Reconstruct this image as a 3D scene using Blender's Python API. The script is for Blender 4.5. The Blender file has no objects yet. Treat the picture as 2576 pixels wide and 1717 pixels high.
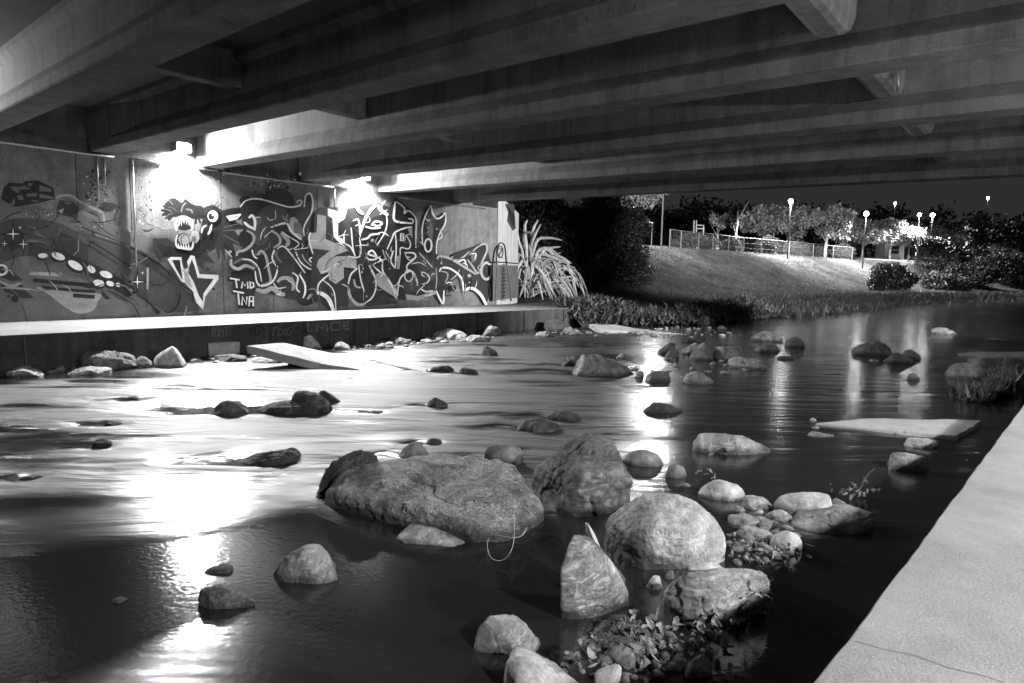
import bpy, bmesh, math, random
import numpy as np
from mathutils import Vector, Matrix
from mathutils.geometry import tessellate_polygon
random.seed(7); np.random.seed(7)
scn = bpy.context.scene
COL = scn.collection

# ---------------------------------------------------------------- camera
FPX, CX, CY = 1650.0, 1288.0, 858.5          # photograph is 2576 px wide
def _ray(u, v): return np.array([(u-CX)/FPX, (v-CY)/FPX, 1.0])
_w = _ray(2650, 715); _w /= np.linalg.norm(_w)        # direction of the stream
_up = np.cross(_w, _ray(1288, 690)); _up /= np.linalg.norm(_up)
if _up[1] > 0: _up = -_up
_x = np.cross(_w, _up)
CM = np.array([_x, _w, _up])                  # camera -> world
CAMP = np.array([0.0, 0.0, 1.88])
cam = bpy.data.cameras.new("camera"); camo = bpy.data.objects.new("camera", cam)
COL.objects.link(camo); scn.camera = camo
cam.sensor_width = 36; cam.lens = FPX/2576*36; cam.clip_end = 3000; cam.clip_start = .05
R3 = CM @ np.diag([1, -1, -1])
camo.matrix_world = Matrix([[*R3[i], CAMP[i]] for i in range(3)] + [[0, 0, 0, 1]])

# ---------------------------------------------------------------- night sky, exposure
world = bpy.data.worlds.new("World"); scn.world = world; world.use_nodes = True
world.node_tree.nodes["Background"].inputs[0].default_value = (.027, .027, .027, 1)
world.node_tree.nodes["Background"].inputs[1].default_value = 1.0
scn.view_settings.view_transform = 'Standard'; scn.view_settings.look = 'None'
scn.view_settings.exposure = 0; scn.view_settings.gamma = 1
scn.view_settings.use_curve_mapping = False
scn.render.engine = 'CYCLES'
scn.cycles.use_denoising = True
scn.cycles.max_bounces = 5; scn.cycles.diffuse_bounces = 3; scn.cycles.glossy_bounces = 3
scn.cycles.sample_clamp_indirect = 6; scn.cycles.caustics_reflective = False
scn.cycles.use_light_tree = True

LEFT_W, RIGHT_W = 3300, 2300                  # bridge lamps, watts
WALLX, WOUT, RIN, RWALL, WZ = -17.05, -13.85, -0.35, 4.05, 0.68

# ---------------------------------------------------------------- helpers
ZN = {'N': (0, 0, 1), 'D': (0, 0, 1.09524), 'L1': (0, 780, .2975), 'L2': (600, 780, .29979), 'L3': (1250, 780, .29979),
      'L4': (1900, 780, .29978), 'L5': (0, 1200, .38249), 'L6': (750, 1050, .36124), 'L7': (1100, 1400, .38249),
      'L8': (1550, 1100, .31874), 'G2': (0, 400, .28703), 'G3': (350, 440, .26781), 'G4': (750, 400, .28706),
      'G5': (1250, 440, .27624), 'G6': (1900, 440, .28729)}
def zn(zone, x, y):
    a, b, s = ZN[zone]; return a+x*s, b+y*s
def wray(u, v): return CM @ _ray(u, v)
def on_z(u, v, z): d = wray(u, v); return CAMP + d*(z-CAMP[2])/d[2]
def on_x(u, v, x): d = wray(u, v); return CAMP + d*(x-CAMP[0])/d[0]
def at_depth(u, v, dep): return CAMP + wray(u, v)*dep
def atz(zone, x, y, dep): return at_depth(*zn(zone, x, y), dep)
HFWD = CM[:, 2].copy(); HFWD[2] = 0; HFWD /= np.linalg.norm(HFWD)      # horizontal view direction
HRIGHT = np.array([HFWD[1], -HFWD[0], 0])

def tag(o, label=None, cat=None, group=None, kind=None):
    if label: o['label'] = label
    if cat: o['category'] = cat
    if group: o['group'] = group
    if kind: o['kind'] = kind
    return o
def empty(name, loc=(0, 0, 0), **k):
    o = bpy.data.objects.new(name, None); COL.objects.link(o); o.location = tuple(loc); o.empty_display_size = .1
    return tag(o, **k)
def link(name, me, mats=None, parent=None, smooth=False, **k):
    o = bpy.data.objects.new(name, me); COL.objects.link(o)
    if mats is not None:
        for m in (mats if isinstance(mats, (list, tuple)) else [mats]): me.materials.append(m)
    if parent is not None:
        o.parent = parent
        o.matrix_parent_inverse = Matrix.Translation(parent.location).inverted() if parent.type == 'EMPTY' else Matrix()
    if smooth: me.polygons.foreach_set('use_smooth', [True]*len(me.polygons))
    return tag(o, **k)
def mesh(name, V, F):
    me = bpy.data.meshes.new(name); me.from_pydata([tuple(map(float, v)) for v in V], [], [tuple(map(int, f)) for f in F]); me.update(); return me
class MB:
    def __init__(s): s.V = []; s.F = []; s.M = []
    def add(s, V, F, m=0):
        n = len(s.V); s.V += [tuple(v) for v in V]; s.F += [tuple(i+n for i in f) for f in F]; s.M += [m]*len(F); return s
    def box(s, x0, x1, y0, y1, z0, z1, m=0, b=0):
        V = [(x, y, z) for x in (x0, x1) for y in (y0, y1) for z in (z0, z1)]
        return s.add(V, [(0, 1, 3, 2), (4, 6, 7, 5), (0, 4, 5, 1), (2, 3, 7, 6), (0, 2, 6, 4), (1, 5, 7, 3)], m)
    def tube(s, pts, r, n=6, m=0, cap=True):
        pts = [np.array(p, float) for p in pts]; rr = r if isinstance(r, (list, tuple)) else [r]*len(pts)
        V = []; k = len(pts); prev = None
        for i, p in enumerate(pts):
            t = pts[min(i+1, k-1)]-pts[max(i-1, 0)]; t /= np.linalg.norm(t)+1e-9
            a = np.cross(t, [0, 0, 1.0] if abs(t[2]) < .9 else [1.0, 0, 0]) if prev is None else prev-t*(prev@t)
            a /= np.linalg.norm(a)+1e-9; prev = a; b = np.cross(t, a)
            for j in range(n):
                q = 2*math.pi*j/n; V.append(p+(a*math.cos(q)+b*math.sin(q))*rr[i])
        F = [(i*n+j, i*n+(j+1) % n, (i+1)*n+(j+1) % n, (i+1)*n+j) for i in range(k-1) for j in range(n)]
        if cap: F += [tuple(range(n))[::-1], tuple((k-1)*n+j for j in range(n))]
        return s.add(V, F, m)
    def ball(s, c, r, m=0, n=8):
        V = [(c[0], c[1], c[2]+r)]; k = n//2
        for i in range(1, k):
            for j in range(n):
                a = math.pi*i/k; b = 2*math.pi*j/n
                V.append((c[0]+r*math.sin(a)*math.cos(b), c[1]+r*math.sin(a)*math.sin(b), c[2]+r*math.cos(a)))
        V.append((c[0], c[1], c[2]-r)); F = [(0, 1+j, 1+(j+1) % n) for j in range(n)]
        for i in range(k-2):
            F += [(1+i*n+j, 1+(i+1)*n+j, 1+(i+1)*n+(j+1) % n, 1+i*n+(j+1) % n) for j in range(n)]
        F += [(len(V)-1, 1+(k-2)*n+(j+1) % n, 1+(k-2)*n+j) for j in range(n)]
        return s.add(V, F, m)
    def build(s, name, mats, parent=None, smooth=False, bevel=0, **k):
        me = mesh(name, s.V, s.F)
        if bevel:
            bm = bmesh.new(); bm.from_mesh(me)
            bmesh.ops.bevel(bm, geom=[e for e in bm.edges], offset=bevel, segments=2, affect='EDGES', clamp_overlap=True)
            bm.to_mesh(me); bm.free(); s.M = [0]*len(me.polygons)
        o = link(name, me, mats, parent, smooth, **k)
        if any(s.M): me.polygons.foreach_set('material_index', s.M)
        return o
# numpy value noise
_P = np.random.RandomState(3).rand(64, 64, 64)
def vnoise(p):
    i = np.floor(p).astype(int); f = p-i; f = f*f*(3-2*f); i &= 63; j = (i+1) & 63
    x, y, z = f[:, 0], f[:, 1], f[:, 2]
    def g(a, b, c): return _P[a, b, c]
    c00 = g(i[:, 0], i[:, 1], i[:, 2])*(1-x)+g(j[:, 0], i[:, 1], i[:, 2])*x
    c10 = g(i[:, 0], j[:, 1], i[:, 2])*(1-x)+g(j[:, 0], j[:, 1], i[:, 2])*x
    c01 = g(i[:, 0], i[:, 1], j[:, 2])*(1-x)+g(j[:, 0], i[:, 1], j[:, 2])*x
    c11 = g(i[:, 0], j[:, 1], j[:, 2])*(1-x)+g(j[:, 0], j[:, 1], j[:, 2])*x
    return ((c00*(1-y)+c10*y)*(1-z)+(c01*(1-y)+c11*y)*z)*2-1
def fbm(p, o=4, gain=.5, ridge=False):
    s = 0; a = 1; t = 0
    for k in range(o):
        n = vnoise(p*2**k+k*17.3)
        if ridge: n = 1-2*np.abs(n)
        s = s+a*n; t += a; a *= gain
    return s/t
def smooth01(a, b, x):
    t = np.clip((x-a)/(b-a), 0, 1); return t*t*(3-2*t)

# ---------------------------------------------------------------- materials (all grey: black-and-white film)
def newmat(name):
    m = bpy.data.materials.new(name); m.use_nodes = True; nt = m.node_tree
    return m, nt, nt.nodes['Principled BSDF']
def N(nt, t, **k):
    n = nt.nodes.new(t)
    for a, b in k.items(): setattr(n, a, b)
    return n
def tex(nt, scale=(1, 1, 1), coord='Position'):
    g = N(nt, 'ShaderNodeNewGeometry') if coord == 'Position' else N(nt, 'ShaderNodeTexCoord')
    mp = N(nt, 'ShaderNodeMapping'); nt.links.new(g.outputs[coord], mp.inputs[0]); mp.inputs['Scale'].default_value = scale
    return mp.outputs[0]
def noise(nt, vec, scale, detail=4, rough=.6, dist=0):
    n = N(nt, 'ShaderNodeTexNoise'); nt.links.new(vec, n.inputs['Vector']); n.inputs['Scale'].default_value = scale
    n.inputs['Detail'].default_value = detail; n.inputs['Roughness'].default_value = rough; n.inputs['Distortion'].default_value = dist
    return n.outputs['Fac']
def ramp(nt, fac, stops):
    r = N(nt, 'ShaderNodeValToRGB'); nt.links.new(fac, r.inputs[0]); e = r.color_ramp.elements
    while len(e) < len(stops): e.new(.5)
    for k, (p, c) in enumerate(stops): e[k].position = p; e[k].color = (c, c, c, 1)
    return r.outputs[0]
def mth(nt, op, a, b=None, clamp=False):
    n = N(nt, 'ShaderNodeMath', operation=op); n.use_clamp = clamp
    for k, q in enumerate((a, b)):
        if q is None: continue
        if isinstance(q, (int, float)): n.inputs[k].default_value = q
        else: nt.links.new(q, n.inputs[k])
    return n.outputs[0]
def bump(nt, b, h, strength=.3, dist=.02, prev=None):
    n = N(nt, 'ShaderNodeBump'); n.inputs['Strength'].default_value = strength; n.inputs['Distance'].default_value = dist
    nt.links.new(h, n.inputs['Height'])
    if prev is not None: nt.links.new(prev, n.inputs['Normal'])
    nt.links.new(n.outputs[0], b.inputs['Normal']); return n.outputs[0]
def flat(name, c, rough=.6, metal=0, var=.25, scale=8, bmp=.1):
    m, nt, b = newmat(name); v = tex(nt)
    f = noise(nt, v, scale, 5, .65)
    nt.links.new(ramp(nt, f, [(.3, c*(1-var)), (.7, c*(1+var))]), b.inputs['Base Color'])
    b.inputs['Roughness'].default_value = rough; b.inputs['Metallic'].default_value = metal
    if bmp: bump(nt, b, noise(nt, v, scale*6, 3), bmp, .01)
    return m
def emit(name, s):
    m, nt, b = newmat(name); b.inputs['Base Color'].default_value = (.8, .8, .8, 1)
    b.inputs['Emission Color'].default_value = (1, 1, 1, 1); b.inputs['Emission Strength'].default_value = s; return m
def concrete(name, lo, hi, stain=.5, pits=0.0, streak=True, bs=.25, grain=60, mottled=3.0):
    m, nt, b = newmat(name); v = tex(nt)
    base = ramp(nt, noise(nt, v, mottled, 8, .7), [(.32, lo), (.68, hi)])
    col = base
    if streak:
        vs = tex(nt, (2.2, 2.2, .16))
        st = ramp(nt, noise(nt, vs, 2.0, 6, .7, .4), [(.38, 1-stain), (.56, 1.0)])
        col = mth(nt, 'MULTIPLY', col, st)
    g = ramp(nt, noise(nt, v, grain, 3, .8), [(.25, .72), (.75, 1.25)])
    col = mth(nt, 'MULTIPLY', col, g)
    h = noise(nt, v, grain*.7, 5, .75)
    if pits:
        vo = N(nt, 'ShaderNodeTexVoronoi'); nt.links.new(v, vo.inputs['Vector']); vo.inputs['Scale'].default_value = 9
        msk = ramp(nt, noise(nt, v, 1.1, 3), [(.47, 0), (.6, 1)])
        pt = mth(nt, 'MULTIPLY', ramp(nt, vo.outputs['Distance'], [(.10, 1), (.2, 0)]), msk)
        col = mth(nt, 'MULTIPLY', col, mth(nt, 'SUBTRACT', 1.0, mth(nt, 'MULTIPLY', pt, pits)))
        h = mth(nt, 'SUBTRACT', h, mth(nt, 'MULTIPLY', pt, 1.6))
    nt.links.new(col, b.inputs['Base Color']); b.inputs['Roughness'].default_value = .85
    b.inputs['Specular IOR Level'].default_value = .25
    bump(nt, b, h, bs, .015)
    return m
def rockmat(name, moss=0.0, vein=0.35, scale=1.0, bs=.6):
    """grey stone; its own tone comes from the object's colour; damp at the waterline"""
    m, nt, b = newmat(name); v = tex(nt, (1, 1, 1), 'Object'); P = tex(nt)
    oi = N(nt, 'ShaderNodeObjectInfo'); tone = N(nt, 'ShaderNodeSeparateColor'); nt.links.new(oi.outputs['Color'], tone.inputs[0])
    a = ramp(nt, noise(nt, v, 5*scale, 8, .72, .3), [(.3, .38), (.48, .9), (.7, 1.55)])
    s = ramp(nt, noise(nt, v, 55*scale, 4, .8), [(.3, .45), (.5, 1.0), (.75, 1.5)])
    sm = N(nt, 'ShaderNodeMix'); nt.links.new(oi.outputs['Random'], sm.inputs[0]); sm.inputs[2].default_value = 1.0; nt.links.new(s, sm.inputs[3])
    col = mth(nt, 'MULTIPLY', mth(nt, 'MULTIPLY', tone.outputs[0], a), sm.outputs[0])
    big = ramp(nt, noise(nt, v, 1.9, 3, .6, 1.0), [(.36, .62), (.5, 1.0), (.64, 1.3)]); col = mth(nt, 'MULTIPLY', col, big)
    h = mth(nt, 'ADD', noise(nt, v, 14*scale, 8, .75), mth(nt, 'MULTIPLY', noise(nt, v, 60*scale, 3, .8), .35))
    if vein:
        vs = tex(nt, (1, 1, 3.2), 'Object')
        vv = ramp(nt, noise(nt, vs, 3.2*scale, 9, .75, 1.2), [(.45, 1), (.495, 1-vein), (.505, 1-vein), (.55, 1)])
        col = mth(nt, 'MULTIPLY', col, vv); h = mth(nt, 'ADD', h, mth(nt, 'MULTIPLY', vv, .7))
    if moss:
        w = noise(nt, v, 24*scale, 6, .8, 2.5)
        ww = ramp(nt, w, [(.40, .22), (.50, .9), (.62, 1.7)])
        msk = ramp(nt, noise(nt, v, 2.2, 3, .5), [(.36, 0), (.52, moss)])
        mx = N(nt, 'ShaderNodeMix'); nt.links.new(msk, mx.inputs[0]); mx.inputs[2].default_value = 1.0; nt.links.new(ww, mx.inputs[3])
        col = mth(nt, 'MULTIPLY', col, mx.outputs[0]); h = mth(nt, 'ADD', h, mth(nt, 'MULTIPLY', mth(nt, 'MULTIPLY', w, msk), 2.2))
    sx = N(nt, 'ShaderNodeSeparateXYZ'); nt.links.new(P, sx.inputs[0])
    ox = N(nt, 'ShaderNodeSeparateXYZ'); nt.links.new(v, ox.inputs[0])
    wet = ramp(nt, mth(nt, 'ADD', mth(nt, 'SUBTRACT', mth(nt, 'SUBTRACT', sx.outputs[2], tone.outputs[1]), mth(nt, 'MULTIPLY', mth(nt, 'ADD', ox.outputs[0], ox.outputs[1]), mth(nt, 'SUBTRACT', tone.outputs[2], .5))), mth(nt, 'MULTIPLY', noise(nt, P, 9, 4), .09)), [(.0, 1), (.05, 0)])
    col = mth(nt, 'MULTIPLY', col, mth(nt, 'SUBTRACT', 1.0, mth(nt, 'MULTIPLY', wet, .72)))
    nt.links.new(col, b.inputs['Base Color'])
    nt.links.new(mth(nt, 'SUBTRACT', .85, mth(nt, 'MULTIPLY', wet, .45)), b.inputs['Roughness'])
    b.inputs['Specular IOR Level'].default_value = .35
    bump(nt, b, h, bs, .03); return m
def leafmat(name, lo, hi, trans=.0):
    m, nt, b = newmat(name); gi = N(nt, 'ShaderNodeNewGeometry')
    r = ramp(nt, gi.outputs['Random Per Island'], [(0, lo), (.6, (lo+hi)/2), (1, hi)])
    nt.links.new(r, b.inputs['Base Color']); b.inputs['Roughness'].default_value = .55
    return m
ZN['G7'] = (1240, 440, .26781); ZN['G8'] = (1700, 480, .25499)
M_wall = concrete('wall_concrete', .13, .26, .22, .85, True, .6, 38, 2.6)
M_girder = concrete('girder_concrete', .14, .25, .3, .35, True, .3, 50, 1.4)
M_deck = concrete('deck_concrete', .12, .17, .3, 0, False, .2, 40, 1.0)
M_near = concrete('near_path_concrete', .18, .28, .1, 0, False, .7, 110, 1.6)
M_path = concrete('path_concrete', .16, .215, .1, 0, False, .35, 90, 2.0)
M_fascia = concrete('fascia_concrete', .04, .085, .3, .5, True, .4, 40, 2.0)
M_pillar = concrete('pillar_concrete', .5, .62, .25, 0, True, .2, 45, 2.0)  # pale paint, brightened further in the colour for the light falling on it
M_slab = concrete('slab_concrete', .3, .42, .2, .4, False, .5, 60, 4)
M_steel = flat('galvanised_steel', .35, .4, .7, .3, 20)
M_dark = flat('dark_metal', .03, .5, .3)
M_lens = emit('lamp_glass', 11000); M_lens2 = emit('dim_lamp_glass', 20)

# ---------------------------------------------------------------- ground and water
def gsof(x): return 4.06-.0241*x                     # soffit height of the girders
# polyline of the far bank waterline
BK = np.array([(-14.2, 21.5), (-13.2, 23.4), (-11.2, 25.5), (-10.9, 33), (-10.5, 43), (-10.1, 53), (-8.2, 72), (-2.6, 99), (12, 125), (60, 160), (200, 220)])
def bank_d(p):                                       # signed distance, positive on land (left)
    best = np.full(len(p), 1e9); sg = np.ones(len(p))
    for a, b in zip(BK[:-1], BK[1:]):
        e = b-a; t = np.clip(((p-a)@e)/(e@e), 0, 1); q = a+t[:, None]*e; d = np.linalg.norm(p-q, axis=1)
        s = np.sign(e[0]*(p[:, 1]-a[1])-e[1]*(p[:, 0]-a[0])); m = d < best-1e-9
        best[m] = d[m]; sg[m] = s[m]
    return best*sg
def land_z(p):
    d = bank_d(p); h = .62*smooth01(-.3, 1.6, d)+.25*smooth01(2, 9, d)+4.1*smooth01(8.5, 21.5, d)+.6*smooth01(24, 60, d)
    h = np.where(d < -.3, -.5, h)
    h = h+.10*fbm(np.c_[p*.35, p[:, 0]*0], 4)*smooth01(0, 2, d)+.05*fbm(np.c_[p*1.3, p[:, 0]*0+4], 3)*smooth01(0, 1, d)
    near = smooth01(26.5, 23, p[:, 1])*smooth01(-12.5, -14.2, p[:, 0])     # level under the walkway
    return h*(1-near)+near*.60
def lz(x, y): return float(land_z(np.array([[x, y]]))[0])
xs = np.r_[np.linspace(-160, -50, 23), np.linspace(-48, -1, 142), np.linspace(0, 260, 40)]
ys = np.r_[np.linspace(20.3, 60, 120), np.linspace(60.6, 130, 120), np.linspace(134, 400, 40)]
gx, gy = np.meshgrid(xs, ys); P = np.c_[gx.ravel(), gy.ravel()]; Z = land_z(P); nx = len(xs)
F = [(j*nx+i, j*nx+i+1, (j+1)*nx+i+1, (j+1)*nx+i) for j in range(len(ys)-1) for i in range(nx-1)
     if max(Z[j*nx+i], Z[j*nx+i+1], Z[(j+1)*nx+i], Z[(j+1)*nx+i+1]) > -.45]
m_grass, nt, b = newmat('grass_ground'); v = tex(nt); vs = tex(nt, (1, .12, 1))
c1 = ramp(nt, noise(nt, v, .35, 7, .7), [(.35, .045), (.65, .12)])
vs2 = tex(nt, (.55, 1.0, 1.6)); c2 = ramp(nt, noise(nt, vs2, 2.2, 8, .85, .6), [(.35, .35), (.65, 1.6)])
nt.links.new(mth(nt, 'MULTIPLY', c1, c2), b.inputs['Base Color']); b.inputs['Roughness'].default_value = 1
b.inputs['Specular IOR Level'].default_value = 0
bump(nt, b, noise(nt, vs2, 3.0, 6, .85), .9, .35)
link('grass_bank', mesh('grass_bank', np.c_[P, Z], F), m_grass, smooth=True, kind='structure')
me = mesh('ground', [(-1500, -1500, -.62), (1500, -1500, -.62), (1500, 1500, -.62), (-1500, 1500, -.62)], [(0, 1, 2, 3)])
link('ground', me, flat('river_bed_mud', .03, .9, 0, .4, 3), kind='structure')

# water: long exposure, so the ripples are a gloss that varies with the current
wx = np.r_[np.linspace(-14.6, 0, 180), np.linspace(.6, 60, 50)]
wy = np.r_[np.linspace(-3, 14, 210), np.linspace(14.2, 60, 130), np.linspace(61, 200, 60)]
gx, gy = np.meshgrid(wx, wy); P = np.c_[gx.ravel(), gy.ravel()]
keep = lambda q: True
nx = len(wx)
F = [(j*nx+i, j*nx+i+1, (j+1)*nx+i+1, (j+1)*nx+i) for j in range(len(wy)-1) for i in range(nx-1)
     if not (wx[i] > -.3 and wy[j] < 40)]
wm = mesh('water', np.c_[P, P[:, 0]*0], F)
# churn = how broken the surface is (riffle 1, pool 0)
def churn(P):
    u = (P-CAMP[:2])@HFWD[:2]; r = (P-CAMP[:2])@HRIGHT[:2]; us = np.maximum(u, .5); zz = P[:, 0]*0
    q = np.c_[r*.55+u*.12, u*1.15-r*.05, zz]                       # ripples drawn out along the current
    s = fbm(q*.9, 4, .55); s2 = fbm(q*[1.2, 2.6, 1]+31, 4, .6, True)
    a = smooth01(3.4, 7.0, u+.7*s)*.9+.05
    a = a+(1.5*s+.9*(s2-.25))*smooth01(4.4, 7, u)
    a = np.clip(a, 0, 1.05)
    for zone, x, y, rx, ry, k in CALM:
        c = on_z(*zn(zone, x, y), 0)[:2]; d = P-c
        du = d@HFWD[:2]/ry; dr = d@HRIGHT[:2]/rx
        a = a-k*np.exp(-(du**2+dr**2)*1.2)
    for c, sz in WAKES:                          # slack water and a bright lip behind each stone
        d = P-c[:2]; dr = d@HRIGHT[:2]; du = d@HFWD[:2]
        wv = .16*sz*np.sin(dr*5/sz)
        a = a-.95*np.exp(-(((dr+.9*sz)/(1.1*sz))**2+((du-wv)/(.30*sz+.05))**2))+.35*np.exp(-(((dr+.9*sz)/(1.2*sz))**2+((du+.5*sz+.08)/(.14*sz+.04))**2))
    a = a*(1-.9*smooth01(.06, .27, r/us+.06*s))
    a = a*(1-.9*smooth01(-12.4, -13.3, P[:, 0]+.5*s))
    return np.clip(a, 0, 1)
CALM = [('D', 455, 1440, .5, 2.2, -.32), ('D', 1520, 1020, .3, .6, -.35), ('D', 1510, 800, .4, 1.6, -.5), ('D', 60, 1020, .9, .8, .9), ('D', 60, 1390, .95, .55, 1.1), ('D', 60, 1150, .6, .25, .55), ('D', 1000, 1290, 1.5, .6, 1.0), ('D', 640, 1020, .5, .3, .35), ('D', 900, 1010, .6, .35, .35), ('D', 300, 860, 2.2, .8, .9), ('D', 640, 1260, .5, .5, .9),
        ('D', 1400, 820, .9, 1.0, .8), ('D', 1150, 790, 1.2, .8, .5), ('D', 1300, 950, .3, .25, -.3), ('D', 40, 930, .9, .3, .3), ('D', 700, 1180, .3, .35, .6)]
at = wm.attributes.new('churn', 'FLOAT', 'POINT'); WATERP = P; WAKES = []
m_water, nt, b = newmat('river_water'); v = tex(nt)
an = N(nt, 'ShaderNodeAttribute', attribute_name='churn')
b.inputs['Base Color'].default_value = (.014, .014, .014, 1); b.inputs['IOR'].default_value = 1.75
WROUGH = N(nt, 'ShaderNodeMapRange'); nt.links.new(an.outputs['Fac'], WROUGH.inputs[0])
WROUGH.inputs[3].default_value = .09; WROUGH.inputs[4].default_value = .66
nt.links.new(WROUGH.outputs[0], b.inputs['Roughness'])
vw = tex(nt, (1.6, .55, 1))
n1 = bump(nt, b, noise(nt, v, 26, 3, .6), .13, .012)
vr = N(nt, 'ShaderNodeVectorRotate', rotation_type='Z_AXIS'); vr.inputs['Angle'].default_value = math.atan2(-HRIGHT[1], HRIGHT[0])
gp = N(nt, 'ShaderNodeNewGeometry'); nt.links.new(gp.outputs['Position'], vr.inputs[0])
mp2 = N(nt, 'ShaderNodeMapping'); nt.links.new(vr.outputs[0], mp2.inputs[0]); mp2.inputs['Scale'].default_value = (.5, 1.9, 1)
sw = noise(nt, mp2.outputs[0], .75, 3, .5, 1.5)
bump(nt, b, mth(nt, 'MULTIPLY', sw, an.outputs['Fac']), .5, .22, n1)
link('water', wm, m_water, smooth=True, kind='structure')

# ---------------------------------------------------------------- walkways
def rough_edge_slab(name, x0, x1, y0, y1, z0, z1, mats, edge=0, **k):
    """walkway: top sheet, worn river edge with joints"""
    mb = MB(); n = int((y1-y0)/.12); yy = np.linspace(y0, y1, n); xe0 = x0 if edge < 0 else x1
    w = .004*fbm(np.c_[yy*2, yy*0, yy*0], 4)+.006*fbm(np.c_[yy*14, yy*0+3, yy*0], 2)
    V = []
    for y, d in zip(yy, w):
        xe = xe0+(0 if edge > 0 else -.215+.052*y)
        V += [((x1 if edge < 0 else x0), y, z1), (xe+edge*(d-.008), y, z1), (xe+edge*d, y, z1-.010), (xe+edge*(d*.6+.002), y, z0)]
    F = [(4*i+j, 4*i+j+1, 4*i+j+5, 4*i+j+4) for i in range(n-1) for j in range(3)]
    if edge > 0: F = [f[::-1] for f in F]
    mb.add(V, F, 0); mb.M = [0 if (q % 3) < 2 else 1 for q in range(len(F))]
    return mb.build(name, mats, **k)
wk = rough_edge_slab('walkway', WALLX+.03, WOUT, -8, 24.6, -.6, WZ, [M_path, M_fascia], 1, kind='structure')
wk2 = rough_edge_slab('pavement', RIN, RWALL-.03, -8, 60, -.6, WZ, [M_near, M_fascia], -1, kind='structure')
for pts in ([(2150, 1612), (2215, 1630), (2300, 1648), (2390, 1680), (2480, 1700), (2590, 1740)], [(2505, 1118), (2540, 1126), (2600, 1122)], [(2330, 1372), (2352, 1366), (2380, 1370)]):
    q = catmull0 = [on_z(u, v, WZ+.002) for u, v in pts]; V = []
    for i, p in enumerate(q): V += [p+[0, .0012, 0], p-[0, .0012, 0]]
    link('crack', mesh('crack', V, [(2*i, 2*i+1, 2*i+3, 2*i+2) for i in range(len(q)-1)]), M_dark, wk2)
for yj in (12.4,): MB().box(RIN+.5, RWALL-.05, yj, yj+.012, WZ-.01, WZ+.002).build('joint_seal', M_dark, wk2)
# toe of the left walkway: dark footing blocks and joints
mb = MB(); y = -6.0
for y0 in np.arange(-6, 24, 2.35):
    mb.box(WOUT+.02, WOUT+.028, y0, y0+.03, .0, .62)
mb.build('joint_seal', M_dark, wk)

# ---------------------------------------------------------------- bridge
bridge = empty('road_bridge', (WALLX, 8, WZ), label='concrete girder road bridge spanning the stream overhead, seen from below', cat='bridge')
GY = [-2.1, .55, 3.28, 5.62, 8.08, 11.0, 13.98, 17.35]
def gyc(y0, x): return y0-(x+8)*.0295*1.0
def prof(t):
    """girder section, t = 0 full end block, 1 = I section"""
    wb = .12+(.25-.12)*(1-t)
    return [(-.25, 0.02), (-.23, 0), (.23, 0), (.25, .02), (.25, .17), (wb, .17+.17*t+.02), (wb, .80), (.22, .90), (.22, 1.0), (-.22, 1.0), (-.22, .90), (-wb, .80), (-wb, .17+.17*t+.02), (-.25, .17)]
XS = [WALLX-.25, -15.9, -14.4]+list(np.linspace(-13, 1, 12))+[2.0, 3.2, RWALL+.25]
for k, y0 in enumerate(GY):
    V = []; F = []; n = 14
    for i, x in enumerate(XS):
        t = 0 if i < 2 or i > len(XS)-3 else 1
        for a, zz in prof(t): V.append((x, gyc(y0, x)+a, gsof(x)+zz))
    for i in range(len(XS)-1):
        for j in range(n): F.append((i*n+j, (i+1)*n+j, (i+1)*n+(j+1) % n, i*n+(j+1) % n))
    link('girder', mesh('girder', V, F), M_girder, bridge)
mb = MB()
for i in range(len(XS)-1):
    a, c = XS[i], XS[i+1]
    z0, z1 = gsof(a)+.995, gsof(c)+.995
    V = [(a, -6, z0), (a, 18.3, z0), (c, 18.3, z1), (c, -6, z1), (a, -6, z0+.3), (a, 18.3, z0+.3), (c, 18.3, z1+.3), (c, -6, z1+.3)]
    mb.add(V, [(0, 1, 2, 3), (7, 6, 5, 4), (1, 5, 6, 2), (0, 3, 7, 4)])
mb.build('deck', M_deck, bridge)
def diaphragm(x, wd, rise, ya, yb, round_=0):
    z0 = gsof(x)+rise; mb = MB(); r = .09 if round_ else .015
    sec = [(-wd/2, .9), (-wd/2, r), (-wd/2+r*.3, r*.3), (-wd/2+r, 0), (wd/2-r, 0), (wd/2-r*.3, r*.3), (wd/2, r), (wd/2, .9)]
    st = [(ya, 0), (yb, 0)] if not round_ else [(ya-.0, .16), (ya+.09, .05), (ya+.28, 0), (yb-.28, 0), (yb-.09, .05), (yb, .16)]
    V = [(x+a, y, z0+min(zz+up, .995-rise-.002)) for y, up in st for a, zz in sec]; n = 8
    F = [(i*n+j, i*n+j+1, (i+1)*n+j+1, (i+1)*n+j) for i in range(len(st)-1) for j in range(n-1)]
    return mb.add(V, F).build('cross_beam', M_girder, bridge)
for k in range(len(GY)-1):
    for x, wd, rise, rr in ((-10.35, .24, .44, 0), (-1.98, .34, .28, 1)):
        if k < 2 and x < -5: continue
        diaphragm(x, wd, rise, gyc(GY[k], x)+.121, gyc(GY[k+1], x)-.121, rr)
# hanging hose loop on the second cross beam of the right row
mb = MB(); c = on_x(*zn('N', 2248, 205), -1.78)
for dx, s in ((0, 1), (.0, .72)):
    pts = [c+np.array([.03, .16*s*math.sin(q), -.02-.0*q+.13*s*math.cos(q)*1.0]) for q in np.linspace(-1.6, 2.4, 12)]
    mb.tube(pts, .012, 6)
mb.build('service_pipe', M_steel, bridge)

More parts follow.
